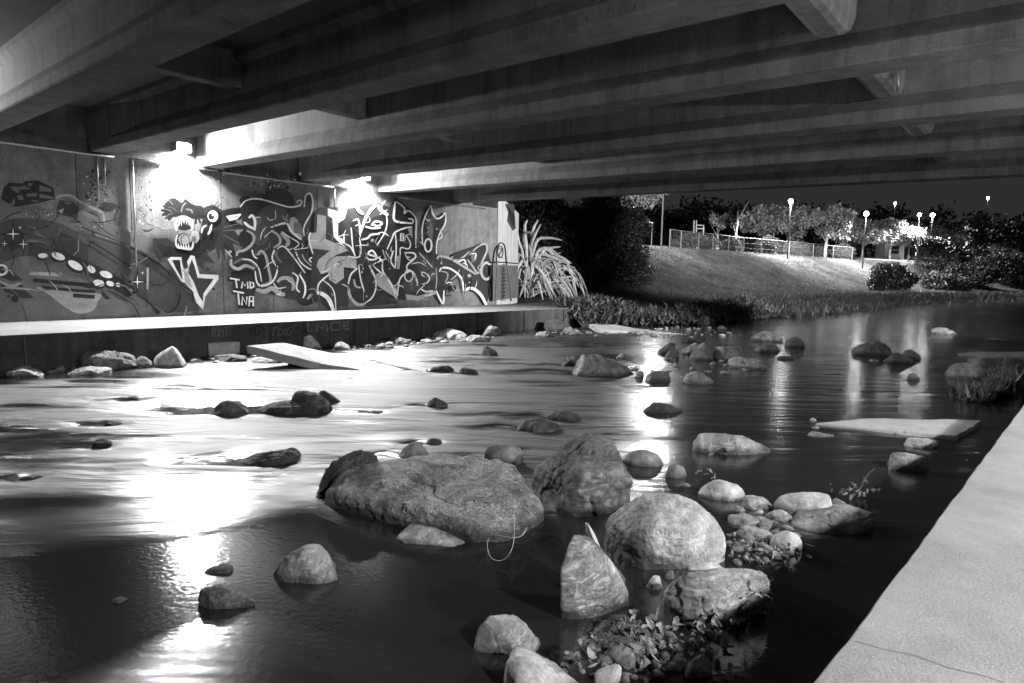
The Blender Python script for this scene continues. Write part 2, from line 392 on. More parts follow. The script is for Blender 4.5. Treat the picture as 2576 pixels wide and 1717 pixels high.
# left abutment wall: cast bays with open joints, paler bare concrete above, ledge with conduit
wall = empty('abutment_wall', (WALLX, 8, WZ), label='long concrete abutment wall covered in graffiti beside the far walkway', cat='wall')
joints = [-8.0, 1.2]+[float(on_x(*zn(z, x, y), WALLX)[1]) for z, x, y in (('G2', 690, 600), ('G2', 1156, 600), ('G3', 510, 200), ('G3', 770, 200), ('G3', 1245, 400), ('G4', 170, 500), ('G4', 425, 700), ('G4', 850, 500))]+[19.75]
for a, c in zip(joints[:-1], joints[1:]):
    nY = max(2, int((c-a)/.25)); nZ = 14
    yy = np.linspace(a+.008, c-.008, nY); zz = np.linspace(.3, 4.445, nZ)
    V = [(WALLX+.006*float(vnoise(np.array([[y*1.7, z*1.7, 2.]]))[0]), y, z) for z in zz for y in yy]
    F = [(j*nY+i, j*nY+i+1, (j+1)*nY+i+1, (j+1)*nY+i) for j in range(nZ-1) for i in range(nY-1)]
    n0 = len(V); V += [(WALLX-.18, y, 4.445) for y in yy]
    F += [((nZ-1)*nY+i, (nZ-1)*nY+i+1, n0+i+1, n0+i) for i in range(nY-1)]
    V += [(WALLX-.1, a+.008, .3), (WALLX-.1, a+.008, 4.445), (WALLX-.1, c-.008, .3), (WALLX-.1, c-.008, 4.445)]
    F += [(0, (nZ-1)*nY, n0+nY+1, n0+nY), (nY-1, n0+nY+2, n0+nY+3, nZ*nY-1)]
    link('wall_panel', mesh('wall_panel', V, F), M_wall, wall)
mb = MB(); mb.box(WALLX-.6, WALLX-.12, -8, 19.7, .2, 4.43); mb.build('wall_core', M_deck, wall)
mb = MB(); mb.box(WALLX-.6, WALLX-.16, -8, 18.5, 4.44, 5.6); mb.build('back_wall', M_wall, wall)
# end pillar / wing wall
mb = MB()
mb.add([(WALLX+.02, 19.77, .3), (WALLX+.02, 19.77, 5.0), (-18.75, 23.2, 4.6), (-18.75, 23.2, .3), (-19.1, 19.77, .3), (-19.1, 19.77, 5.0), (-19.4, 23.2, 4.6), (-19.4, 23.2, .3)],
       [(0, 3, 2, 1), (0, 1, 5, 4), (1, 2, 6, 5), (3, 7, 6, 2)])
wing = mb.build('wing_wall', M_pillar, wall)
# conduits
def conduit(pts, r, name='conduit'):
    return MB().tube(pts, r, 6).build(name, M_steel, wall, smooth=True)
px = WALLX+.05
conduit([(px, y, 4.47-.06-.0*y) for y in np.linspace(-6, 6.1, 14)], .035)
conduit([(px, 6.5, 4.42), (px, 6.5, 1.9)], .022)
conduit([(px, 5.75, 4.4), (px, 5.75, 3.4)], .022); conduit([(px, 5.9, 4.4), (px, 5.9, 3.75)], .018)
conduit([(px, y, 4.40) for y in np.linspace(8.6, 12.1, 8)], .03)
conduit([(px, 10.05, 4.38), (px, 10.05, 3.55)], .02)
conduit([(px+.0, 8.62, 5.3), (px, 8.64, 4.46)], .022); conduit([(px, 8.62, 5.2), (px, 8.1, 5.3), (px, 7.9, 5.3)], .022)
conduit([(px, y, 4.36) for y in np.linspace(14.7, 19.0, 8)], .03)
conduit([(px, 12.15, 4.38), (px, 12.15, 3.7)], .022); conduit([(px, 14.35, 5.2), (px, 14.4, 4.46)], .02)
conduit([(px, 8.05, 4.43), (px, 8.55, 4.43)], .04); conduit([(px, 6.5, 4.43), (px, 7.2, 4.42)], .025)

# right abutment behind the camera side
rw = empty('right_abutment_wall', (RWALL, 8, WZ), label='plain concrete abutment wall behind the near walkway', cat='wall')
mb = MB(); mb.box(RWALL, RWALL+.6, -8, 19.7, .2, 5.4); mb.build('wall_panel', M_wall, rw)

# ---------------------------------------------------------------- bridge lamps
def bulkhead(y, left, label, z=None, k=1):
    x = WALLX-.155 if left else RWALL; s = 1 if left else -1
    z = z or (4.86 if left else 3.65)
    t = empty('wall_lamp', (x, y, z), label=label, cat='lamp', group='bulkhead lamps along the abutments')
    mb = MB(); mb.box(min(x, x+s*.07), max(x, x+s*.07), y-.16, y+.16, z-.09, z+.09); mb.build('housing', M_steel, t, bevel=.01)
    mb = MB(); a = x+s*.072; mb.box(min(a, a+s*.05), max(a, a+s*.05), y-.13, y+.13, z-.065, z+.065); mb.build('lens', M_lens if left and k == 1 else M_lens2, t, bevel=.02)
    mb = MB(); h = x+s*.36                       # added shield, top plate and two cheeks, keeps light off the girder side
    mb.box(min(x, h), max(x, h), y-.17, y+.17, z+.092, z+.104); mb.box(min(x, h), max(x, h), y-.172, y-.161, z-.10, z+.091); mb.box(min(x, h), max(x, h), y+.161, y+.172, z-.10, z+.091)
    mb.build('added_hood', M_steel, t)
    W_ = k*(LEFT_W if left else RIGHT_W)
    # the fitting throws most light down and across, a little spills upward
    for typ, e in ((('SPOT', 1), ('POINT', .025)) if left and k == 1 else (('SPOT', .75), ('POINT', .30)) if not left else (('POINT', .8),)):
        L = bpy.data.lights.new('lamp_light', typ); L.energy = W_*e; L.shadow_soft_size = .06; L.specular_factor = 1
        lo = bpy.data.objects.new('lamp_light', L); COL.objects.link(lo); lo.parent = t; lo.location = (s*(.42 if typ == 'SPOT' else .24), 0, -.10 if typ == 'SPOT' else -.04)
        if typ == 'SPOT':
            L.spot_size = math.radians(146); L.spot_blend = .8; lo.rotation_euler = (0, s*math.radians(-22), 0)
bulkhead(1.9, True, 'bulkhead lamp on the left abutment wall nearest the viewer', k=.35)
bulkhead(7.65, True, 'glaring bulkhead lamp on the graffiti wall above the painted monster')
bulkhead(13.2, True, 'glaring bulkhead lamp above the big graffiti lettering, second along the wall')
bulkhead(1.9, False, 'bulkhead lamp on the near abutment wall beside the viewer')
bulkhead(7.0, False, 'bulkhead lamp on the near abutment wall, second along')
fl = empty('fill_light', (RWALL-.02, 18.6, 4.3), label='unseen lamp added at the end of the near abutment wall to brighten the far pillar, flax and slope', cat='lamp')  # unseen fitting, added to brighten pillar, flax and grass slope
MB().box(RWALL-.22, RWALL-.05, 18.45, 18.75, 4.2, 4.4).build('housing', M_dark, fl, bevel=.02)
L = bpy.data.lights.new('lamp_light', 'SPOT'); L.energy = 30000; L.shadow_soft_size = .08; L.spot_size = math.radians(40); L.spot_blend = .9
lo = bpy.data.objects.new('lamp_light', L); COL.objects.link(lo); lo.parent = fl; lo.location = (-.3, 0, 0)
lo.rotation_euler = Vector((-22.5, 3.6, -2.0)).to_track_quat('-Z', 'Y').to_euler()
L = bpy.data.lights.new('lamp_light', 'SPOT'); L.energy = 85000; L.shadow_soft_size = .1; L.spot_size = math.radians(50); L.spot_blend = 1  # second added beam, brightens the grass slope
lo = bpy.data.objects.new('lamp_light', L); COL.objects.link(lo); lo.parent = fl; lo.location = (-.3, .3, .1)
lo.rotation_euler = Vector((-25, 40, -1.0)).to_track_quat('-Z', 'Y').to_euler()
bulkhead(13.0, False, 'bulkhead lamp on the near abutment wall, third along', k=.35)
# ---------------------------------------------------------------- graffiti: flat paint laid on the wall
PAINT = {}
for k, c in dict(K=.008, D=.026, E=.06, M=.14, L=.38, W=.82).items():
    m, nt, b = newmat('spray_paint_'+dict(K='black', D='charcoal', E='slate', M='mid_grey', L='pale_grey', W='white')[k]); v = tex(nt)
    f = noise(nt, v, 2.6, 7, .75); r = ramp(nt, f, [(.3, c*.72), (.7, c*1.25)])
    sp = ramp(nt, noise(nt, v, 30, 3, .8), [(.3, .8), (.7, 1.12)])
    chip = ramp(nt, noise(nt, v, 7.5, 8, .85), [(.60, 0), (.68, .6)]); old = ramp(nt, noise(nt, v, .9, 4, .7), [(.4, 0), (.62, .10)])
    mx = N(nt, 'ShaderNodeMix'); nt.links.new(mth(nt, 'MAXIMUM', chip, old), mx.inputs[0]); nt.links.new(mth(nt, 'MULTIPLY', r, sp), mx.inputs[2]); mx.inputs[3].default_value = .14
    nt.links.new(mx.outputs[0], b.inputs['Base Color']); bump(nt, b, noise(nt, v, 26, 6, .8), .5, .012); b.inputs['Roughness'].default_value = .6
    b.inputs['Specular IOR Level'].default_value = .3
    PAINT[k] = m
PK = list('KDEMLW')
LAYER = [0]
def catmull(pts, closed=False, step=6):
    pts = [np.array(p, float) for p in pts]; n = len(pts)
    if n < 3: return pts
    out = []
    rng = range(n if closed else n-1)
    for i in rng:
        p0 = pts[(i-1) % n] if closed or i > 0 else pts[0]; p1 = pts[i]; p2 = pts[(i+1) % n]
        p3 = pts[(i+2) % n] if closed or i+2 < n else pts[-1]
        for k in range(step):
            t = k/step; out.append(.5*((2*p1)+(-p0+p2)*t+(2*p0-5*p1+4*p2-p3)*t*t+(-p0+3*p1-3*p2+p3)*t**3))
    if not closed: out.append(pts[-1])
    return out
class Mural:
    def __init__(s, zone, X, name, parent, surf=None):
        s.z = zone; s.X = X; s.mb = MB(); s.name = name; s.parent = parent; s.surf = surf
    def pt(s, x, y):
        LX = s.X+.009+LAYER[0]*.00022
        return on_x(*zn(s.z, x, y), LX)
    def poly(s, c, pts, smooth=False):
        LAYER[0] += 1
        if smooth: pts = catmull(pts, True, 4)
        V = [s.pt(*p) for p in pts]
        tri = tessellate_polygon([[Vector((v[1], v[2], 0)) for v in V]])
        s.mb.add(V, [tuple(t) for t in tri], PK.index(c)); return s
    def st(s, c, w, pts, taper=.35, closed=False, smooth=True):
        """brush stroke w zoom-pixels wide; taper thins the ends"""
        LAYER[0] += 1
        q = catmull(pts, closed, 5) if smooth else [np.array(p, float) for p in pts]
        n = len(q); V = []
        for i, p in enumerate(q):
            a = q[i-1] if (i > 0 or closed) else p; b2 = q[(i+1) % n] if (i < n-1 or closed) else p
            t = b2-a; t = t/(np.hypot(*t)+1e-9); nn = np.array([-t[1], t[0]])
            f = 1 if closed or not smooth else (1-taper)+taper*min(1, 4*min(i, n-1-i)/(n-1))
            V += [s.pt(*(p+nn*w*f/2)), s.pt(*(p-nn*w*f/2))]
        F = [(2*i, 2*i+1, 2*i+3, 2*i+2) for i in range(n-1)]
        if closed: F.append((2*n-2, 2*n-1, 1, 0))
        s.mb.add(V, F, PK.index(c)); return s
    def el(s, c, cx, cy, rx, ry, rot=0, n=16):
        a = math.radians(rot)
        return s.poly(c, [(cx+rx*math.cos(q)*math.cos(a)-ry*math.sin(q)*math.sin(a), cy+rx*math.cos(q)*math.sin(a)+ry*math.sin(q)*math.cos(a)) for q in np.linspace(0, 2*math.pi, n, endpoint=False)])
    def ring(s, c, w, cx, cy, rx, ry):
        return s.st(c, w, [(cx+rx*math.cos(q), cy+ry*math.sin(q)) for q in np.linspace(0, 2*math.pi, 12, endpoint=False)], closed=True)
    def star(s, cx, cy, r, inner=True):
        for k, c in ((1, 'K'), (.42, 'W')) if inner else ((1, 'K'),):
            pts = []
            for i in range(8):
                rr = r*k if i % 2 == 0 else r*k*.14; q = i*math.pi/4
                pts.append((cx+rr*math.cos(q), cy+rr*math.sin(q)))
            s.poly(c, pts)
        return s
    def done(s): return s.mb.build(s.name, [PAINT[k] for k in PK], s.parent)
g = Mural('G2', WALLX, 'painted_backdrop', wall)
g.poly('M', [(-60, 440), (200, 400), (450, 440), (700, 480), (900, 560), (1150, 640), (1400, 700), (1560, 790), (1742, 900), (1800, 1120), (1742, 1330), (0, 1400), (-60, 1400)], True)
g.poly('E', [(0, 560), (300, 520), (520, 560), (700, 640), (1100, 760), (1150, 960), (1050, 1100), (800, 1000), (600, 900), (440, 850), (200, 850), (0, 880)], True)
g.poly('E', [(1140, 760), (1480, 980), (1640, 1160), (1742, 1200), (1742, 1330), (1450, 1340), (1200, 1200), (1160, 1000)])
g.poly('L', [(330, 1120), (850, 1170), (855, 1250), (820, 1320), (740, 1350), (660, 1345), (560, 1290), (420, 1180)], True)
g.done()
g = Mural('G2', WALLX, 'painted_tag', wall)
g.poly('K', [(30, 250), (80, 205), (200, 212), (220, 190), (300, 190), (330, 185), (468, 250), (482, 350), (330, 385), (160, 415), (60, 405), (0, 370), (20, 300)])
for q in ([(90, 240), (180, 240), (215, 230), (270, 260), (170, 270), (160, 300), (110, 270)], [(345, 225), (455, 260), (450, 285), (345, 280)], [(345, 300), (470, 330), (465, 350), (345, 340)],
          [(150, 320), (190, 310), (210, 350), (165, 360)], [(235, 300), (325, 295), (325, 325), (235, 330)], [(265, 355), (350, 365), (310, 380)], [(240, 205), (290, 212), (275, 235), (250, 235)]):
    g.poly('M', q)
g.st('M', 22, [(0, 350), (60, 392), (115, 390), (118, 350)])
g.st('L', 22, [(490, 340), (530, 320), (620, 320), (700, 370), (820, 430), (900, 470), (915, 560)])
g.poly('D', [(500, 430), (520, 360), (640, 370), (690, 430), (680, 520), (600, 500), (510, 480)])
g.poly('L', [(510, 450), (560, 430), (540, 480)]); g.poly('M', [(550, 370), (630, 380), (600, 400)])
g.st('M', 14, [(835, 420), (870, 370), (960, 365), (1090, 415), (1040, 460), (1035, 530)])
g.poly('D', [(880, 435), (910, 375), (990, 385), (1065, 430)])
g.st('M', 16, [(40, 540), (100, 490), (160, 470)]); g.st('K', 10, [(30, 530), (110, 480), (185, 460)])
g.st('M', 12, [(240, 590), (300, 600), (330, 650), (400, 690)]); g.st('M', 10, [(290, 640), (340, 670), (400, 680)])
g.st('M', 22, [(220, 725), (300, 715), (380, 740), (430, 790)]); g.st('M', 12, [(465, 780), (500, 700), (530, 600)])
g.st('K', 14, [(270, 750), (350, 735), (410, 770), (420, 810)])
g.el('D', 130, 700, 80, 90); g.el('D', 330, 800, 60, 55)
g.star(115, 655, 150).star(205, 745, 115).star(40, 740, 80).star(175, 600, 60)
g.st('K', 12, [(620, 540), (700, 560), (720, 590), (780, 620), (1110, 745)])
g.st('L', 6, [(620, 570), (700, 565)]); g.st('K', 20, [(650, 520), (700, 550)])
g.poly('D', [(530, 640), (690, 700), (760, 750), (780, 800), (770, 890), (690, 900), (620, 850), (480, 770)])
g.st('L', 5, [(688, 700), (688, 800), (630, 855)], smooth=False)
g.st('K', 14, [(780, 770), (790, 735), (830, 740), (1150, 945)])
g.poly('K', [(470, 785), (540, 800), (780, 900), (1000, 1010), (1160, 1110), (1200, 1170), (1120, 1210), (980, 1130), (840, 1060), (700, 960), (560, 890)])
for q in ((510, 850, 62, 30, 20), (660, 930, 72, 32, 30), (800, 965, 40, 28, 40), (930, 1010, 58, 28, 20), (865, 1085, 50, 30, 10), (965, 1090, 37, 22, 20), (1035, 1100, 22, 18, 20), (375, 845, 42, 22, 0)):
    g.el('K', q[0]-8, q[1]+18, q[2]*1.15, q[3]*1.2, q[4]); g.el('W', *q)
g.poly('D', [(0, 890), (200, 1060), (100, 1070), (0, 1030)]); g.ring('W', 20, 10, 970, 50, 42)
g.st('L', 24, [(0, 1070), (100, 1110), (200, 1080)]); g.poly('D', [(0, 1090), (100, 1140), (200, 1130), (300, 1215), (200, 1220), (40, 1160)])
g.el('K', 175, 1120, 20, 20); g.el('K', 130, 1225, 35, 30); g.el('K', 75, 1200, 15, 13)
g.st('L', 30, [(260, 1000), (400, 1005), (540, 1012)], 0)
g.st('K', 34, [(290, 1058), (560, 1085), (830, 1105)], 0); g.st('K', 26, [(365, 1122), (600, 1145), (835, 1162)], 0); g.st('K', 34, [(640, 1193), (830, 1207)], 0)
g.poly('D', [(1210, 1190), (1290, 1240), (1415, 1340), (1370, 1365), (1330, 1290)])
g.poly('K', [(890, 1150), (970, 1220), (930, 1232), (890, 1190)]); g.st('K', 14, [(1440, 1335), (1490, 1340), (1550, 1290), (1575, 1220), (1575, 1170)])
g.st('M', 10, [(1100, 640), (1200, 740), (1320, 820), (1400, 900)]); g.st('K', 16, [(1150, 770), (1290, 860), (1420, 940), (1490, 1005)])
g.star(1205, 1075, 150).star(1145, 1150, 60).star(1250, 995, 55).star(1145, 950, 45).star(1295, 925, 25, False)
g.poly('L', [(1285, 950), (1305, 950), (1300, 1140), (1285, 1140)])
g.done()
g = Mural('G2', WALLX, 'peeling_paint', wall); rq = random.Random(4)
for n, x0, x1, y0, y1, cc in ((110, 690, 1020, 60, 380, 'KKDW'), (26, 1160, 1420, 120, 620, 'KDW'), (40, 200, 480, 400, 560, 'LME'), (50, 600, 1100, 380, 900, 'KLM'), (30, 1260, 1700, 20, 90, 'DM'), (60, 1700, 2100, -60, 170, 'KWD'), (60, 2150, 2650, 100, 420, 'WK')):
    for i in range(n):
        x = rq.gauss((x0+x1)/2, (x1-x0)/4.5); y = rq.gauss((y0+y1)/2, (y1-y0)/4.5); r_ = rq.uniform(3, 11)**1.0*(1.6 if rq.random() < .12 else 1)
        g.poly(rq.choice(cc), [(x+r_*rq.uniform(.4, 1.2)*math.cos(q), y+r_*rq.uniform(.4, 1.5)*math.sin(q)) for q in np.linspace(0, 6.28, 7)[:-1]])
for i in range(46):
    x, y = rq.uniform(0, 1650), rq.uniform(520, 1290); a = rq.gauss(.5, .5); l = rq.uniform(50, 160); cv = rq.uniform(-.9, .9)
    g.st(rq.choice('EMLDK'), rq.uniform(6, 16), [(x, y), (x+l*math.cos(a), y+l*math.sin(a)), (x+l*math.cos(a)+l*math.cos(a+cv), y+l*math.sin(a)+l*math.sin(a+cv))], .8)
g.done()
g = Mural('G3', WALLX, 'painted_monster', wall)
g.poly('D', [(130, 600), (260, 590), (340, 640), (350, 680), (500, 700), (520, 640), (560, 560), (600, 400), (600, 310), (640, 290), (700, 275), (780, 330), (860, 310), (980, 300), (1000, 340), (960, 400), (900, 430), (1010, 500), (900, 520), (1000, 690), (880, 640), (915, 770), (800, 640), (810, 810), (770, 700), (750, 800), (720, 690), (640, 740), (715, 835), (600, 800), (610, 890), (560, 850), (540, 780), (480, 870), (400, 800), (330, 760), (200, 780), (150, 700)])
g.poly('K', [(160, 640), (330, 680), (480, 720), (560, 640), (640, 520), (760, 520), (700, 680), (620, 720), (540, 800), (470, 850), (400, 780), (230, 760)])
for a, r in ((200, 110), (180, 120), (160, 120), (215, 105), (140, 110), (125, 100)):
    q = math.radians(a); g.st('K', 34, [(340, 330), (340+r*.6*math.cos(q), 330-r*.6*-math.sin(q)), (340+r*1.15*math.cos(q), 330+r*1.15*math.sin(q))], .7)
g.poly('K', [(260, 250), (330, 215), (400, 260), (430, 222), (470, 250), (520, 280), (600, 300), (600, 400), (500, 410), (420, 375), (330, 395), (260, 360)], True)
g.st('M', 14, [(395, 350), (410, 290), (440, 260)]); g.st('M', 16, [(440, 320), (490, 330), (500, 360)]); g.st('E', 10, [(270, 300), (320, 310), (350, 340)])
g.st('M', 8, [(230, 230), (280, 240), (320, 280)]); g.st('M', 8, [(220, 320), (270, 325), (310, 345)]); g.st('M', 8, [(250, 400), (280, 370), (320, 360)])
for a in (20, 45, 70, 95):
    q = math.radians(a); g.st('K', 20, [(540, 350), (540+110*math.cos(q), 350+110*math.sin(q))], .7, smooth=False)
g.el('K', 425, 455, 88, 66); g.st('W', 22, [(350, 525), (343, 460), (370, 412), (430, 398), (490, 425), (503, 480), (488, 520)], .5)
for x, y, l in ((372, 425, 60), (395, 412, 70), (420, 408, 55), (445, 410, 62), (468, 420, 60), (358, 460, 50), (486, 440, 60)):
    g.poly('W', [(x-12, y), (x+12, y), (x+3, y+l)])
g.el('K', 425, 620, 85, 78); g.el('L', 430, 600, 62, 50); g.st('K', 8, [(400, 640), (395, 590), (430, 560), (465, 580), (470, 640)])
g.st('W', 20, [(360, 560), (345, 620), (360, 672), (430, 690), (490, 692), (507, 640), (497, 590)], .5)
for x in (372, 395, 418, 442, 466): g.poly('W', [(x-11, 690), (x+11, 690), (x-2, 635)])
g.el('L', 525, 580, 42, 58); g.el('M', 515, 600, 22, 30)
g.el('K', 690, 385, 68, 72); g.el('W', 692, 385, 50, 55); g.el('K', 678, 388, 28, 30); g.el('W', 690, 375, 9, 10); g.st('K', 16, [(610, 330), (660, 300), (720, 310), (760, 350)])
g.st('W', 20, [(585, 545), (598, 495), (635, 470)], .7); g.st('W', 22, [(645, 560), (665, 525), (682, 462)], .7); g.st('K', 10, [(620, 500), (615, 560)])
g.poly('K', [(780, 340), (980, 300), (1000, 330), (950, 420), (860, 440), (790, 390)]); g.poly('W', [(815, 385), (880, 372), (975, 358), (920, 415), (850, 432)]); g.st('K', 6, [(840, 395), (930, 385)])
for q in ([(790, 492), (860, 475), (935, 458)], [(785, 522), (900, 515), (1000, 505)], [(790, 560), (900, 620), (985, 675)], [(640, 700), (690, 790)], [(760, 700), (765, 790)], [(700, 260), (680, 300)], [(740, 240), (700, 300)]): g.st('M', 9, q)
for q in ([(680, 300), (685, 240)], [(700, 300), (740, 245)], [(720, 310), (775, 265)]): g.st('K', 16, q, .6)
g.st('W', 10, [(810, 680), (850, 700), (890, 740), (875, 765), (830, 720), (810, 680)]); g.poly('K', [(800, 640), (920, 750), (880, 775), (800, 680)]); g.el('L', 855, 720, 16, 14)
g.poly('W', [(265, 790), (300, 768), (397, 770), (402, 820), (418, 880), (462, 868), (450, 810), (485, 752), (520, 760), (565, 930), (745, 938), (745, 978), (622, 1140), (600, 1262), (538, 1200), (500, 1090), (430, 1010), (400, 1000), (335, 900)])
g.poly('K', [(310, 796), (383, 796), (410, 992), (352, 890)]); g.poly('D', [(452, 905), (495, 790), (520, 850), (550, 965), (700, 975), (602, 1115), (600, 1190), (560, 1130), (512, 1000)])
g.st('L', 12, [(405, 905), (440, 880), (465, 890), (455, 930)]); g.poly('L', [(420, 900), (450, 905), (470, 960), (500, 1060), (430, 1000)])
g.st('K', 18, [(285, 880), (360, 985), (430, 1050), (500, 1100), (500, 1185)]); g.st('K', 14, [(0, 700), (120, 790), (200, 840), (280, 920)])
g.st('M', 10, [(0, 650), (90, 720), (180, 790)]); g.st('K', 16, [(0, 1125), (80, 1190), (190, 1300)])
g.poly('K', [(835, 945), (1090, 950), (1085, 1080), (1085, 1252), (930, 1252), (922, 1130), (865, 1105), (900, 1060), (895, 1000), (830, 995)]); g.poly('K', [(880, 910), (960, 890), (1090, 880), (1090, 960), (900, 960)], True)
for q in ([(852, 968), (945, 985)], [(908, 982), (920, 1060)], [(962, 1062), (972, 1000), (992, 1040), (1018, 1000), (1022, 1065)], [(1045, 1062), (1042, 1000), (1072, 1015), (1078, 1045), (1045, 1066)],
          [(882, 1088), (985, 1108)], [(930, 1110), (940, 1218)], [(965, 1222), (970, 1140), (1010, 1215), (1012, 1142)], [(1032, 1232), (1038, 1140), (1072, 1138), (1072, 1232)], [(1035, 1185), (1072, 1183)]):
    g.st('W', 15, q, 0, smooth=False)
g.el('D', 640, 885, 22, 20); g.el('D', 700, 1070, 14, 14)
g.done()
g = Mural('G3', WALLX, 'painted_lettering', wall)
g.el('D', 1310, 250, 150, 130); g.el('D', 1000, 240, 60, 45)
g.poly('D', [(950, 300), (1000, 232), (1100, 218), (1300, 240), (1480, 300), (1540, 300), (1560, 200), (1620, 185), (1640, 350), (1700, 300), (1867, 300), (1867, 1280), (1800, 1270), (1700, 1180), (1600, 1220), (1500, 1180), (1380, 1160), (1200, 1110), (1090, 1080), (1090, 900), (850, 880), (850, 800), (900, 750), (1000, 650), (960, 400)])
g.el('K', 1560, 1150, 85, 80); g.el('D', 1675, 1130, 40, 60); g.el('M', 1150, 490, 65, 130); g.el('E', 1260, 400, 150, 120); g.el('L', 1460, 470, 45, 80, -15); g.el('M', 1495, 520, 40, 90, -15); g.el('E', 1130, 560, 90, 100)
g.poly('K', [(1230, 500), (1370, 460), (1440, 560), (1500, 620), (1580, 640), (1580, 670), (1460, 690), (1400, 600), (1300, 560)]); g.poly('K', [(1110, 760), (1180, 740), (1230, 900), (1230, 1000), (1150, 1010), (1120, 860)])
g.poly('K', [(970, 760), (1060, 700), (1080, 790), (1110, 850)]); g.el('K', 1010, 600, 80, 90)
for c, w, q in (('W', 14, [(950, 300), (1000, 242), (1080, 222), (1180, 235), (1330, 280), (1420, 300), (1500, 287), (1530, 252), (1500, 235), (1480, 260)]),
    ('W', 14, [(1550, 300), (1565, 195), (1605, 172), (1630, 230), (1622, 340), (1570, 440), (1545, 500), (1550, 570)]), ('W', 26, [(1085, 520), (1088, 430), (1062, 380), (1030, 402)]),
    ('W', 24, [(985, 440), (1030, 480), (1085, 505)]), ('L', 26, [(1010, 520), (1062, 550), (1080, 600), (1050, 660), (990, 705), (930, 720), (915, 760)]), ('L', 30, [(865, 790), (868, 850), (930, 882), (1000, 850), (1085, 880)]),
    ('M', 26, [(890, 830), (960, 790), (1050, 810), (1110, 870)]), ('W', 14, [(1060, 700), (1078, 760), (1112, 785)]), ('L', 24, [(1110, 745), (1150, 712), (1190, 762), (1212, 860), (1235, 990), (1200, 1022), (1140, 1032)]),
    ('W', 12, [(970, 790), (1050, 800), (1120, 870), (1150, 1000)]), ('W', 16, [(1090, 900), (1105, 1000), (1150, 1042), (1240, 1012), (1290, 930), (1300, 850)]), ('L', 44, [(1100, 1075), (1180, 1092), (1250, 1062), (1320, 1115), (1370, 1120)]),
    ('L', 34, [(1300, 1005), (1340, 970), (1420, 972), (1452, 1030), (1440, 1085)]), ('W', 10, [(1262, 1010), (1300, 1062), (1380, 1052)]), ('W', 16, [(1440, 915), (1490, 960), (1478, 1060), (1510, 1100)]),
    ('W', 18, [(1505, 930), (1555, 1020), (1560, 1100), (1540, 1155)]), ('L', 32, [(1580, 1165), (1640, 1100), (1700, 1108), (1780, 1150), (1822, 1275)]), ('W', 20, [(1235, 490), (1380, 452), (1430, 530), (1525, 605)]),
    ('L', 22, [(1240, 520), (1312, 570), (1322, 640), (1260, 682)]), ('W', 12, [(1300, 690), (1360, 670), (1450, 770), (1560, 920)]), ('L', 34, [(1330, 545), (1402, 620), (1378, 672)]), ('L', 10, [(1345, 380), (1365, 415), (1395, 430)]),
    ('L', 10, [(1395, 375), (1380, 400), (1400, 430)]), ('W', 10, [(1450, 695), (1500, 640), (1400, 575), (1340, 530)]), ('W', 10, [(1460, 700), (1585, 682)]), ('M', 20, [(1270, 700), (1300, 780), (1340, 820)]), ('W', 14, [(1270, 700), (1250, 780), (1290, 860)]),
    ('W', 12, [(1470, 720), (1520, 820), (1600, 880), (1660, 890)]), ('W', 14, [(1620, 820), (1600, 790), (1640, 770), (1700, 760)]), ('K', 10, [(1280, 640), (1240, 700), (1200, 750)]), ('L', 12, [(1530, 740), (1560, 800), (1640, 870)])):
    g.st(c, w, q)
g.z = 'G4'
g.poly('D', [(150, 440), (300, 470), (480, 420), (560, 400), (700, 380), (800, 420), (850, 335), (900, 370), (1030, 480), (1040, 760), (1090, 800), (1095, 560), (1130, 420), (1165, 405), (1200, 510), (1295, 470), (1270, 600), (1230, 700), (1215, 830), (1340, 880), (1360, 830), (1500, 780), (1640, 740), (1690, 900), (1700, 1000), (1660, 1070), (1670, 1270), (1600, 1180), (1470, 1130), (1430, 1000), (1320, 1100), (1270, 1262), (1180, 1170), (1000, 1235), (880, 1230), (700, 1180), (560, 1275), (440, 1205), (330, 1330), (200, 1190), (100, 1180)])
g.poly('K', [(560, 560), (760, 460), (780, 620), (700, 760), (560, 760)]); g.poly('K', [(600, 770), (780, 780), (760, 900), (600, 880)]); g.poly('K', [(460, 560), (530, 540), (530, 850), (480, 820)])
g.poly('D', [(330, 1100), (430, 1000), (440, 1290), (340, 1290)]); g.el('K', 1360, 1130, 25, 30); g.poly('D', [(440, 1180), (700, 1170), (880, 1260), (600, 1290)])
g.poly('L', [(170, 480), (245, 500), (245, 700), (400, 770), (440, 800), (330, 840), (250, 930), (200, 1000), (160, 940), (180, 880), (280, 800), (100, 780), (95, 650), (160, 640)])
g.poly('W', [(260, 430), (360, 460), (430, 440), (410, 520), (350, 560), (350, 680), (400, 700), (405, 640), (410, 740), (370, 740), (310, 680), (300, 520), (260, 495)])
g.poly('L', [(165, 940), (250, 850), (450, 850), (512, 880), (512, 960), (400, 945), (400, 1040), (330, 1095), (275, 1060), (260, 990), (200, 1010)])
g.poly('K', [(250, 510), (295, 510), (295, 700), (240, 700)]); g.el('K', 385, 600, 22, 55)
for y in (990, 1020, 1050): g.st('K', 5, [(285, y), (300, y+30), (330, y+45)])
g.st('K', 6, [(240, 980), (260, 900), (330, 850), (440, 820)]); g.st('K', 6, [(350, 950), (380, 910), (350, 900), (410, 880)])
g.poly('L', [(670, 1015), (730, 985), (870, 1140), (870, 1225), (700, 1110)]); g.poly('L', [(940, 1180), (1050, 1200), (1200, 1150), (1212, 1180), (1050, 1238), (950, 1232)]); g.poly('L', [(865, 850), (900, 840), (890, 960), (865, 965)]); g.poly('L', [(960, 600), (1000, 600), (1000, 690), (975, 650)])
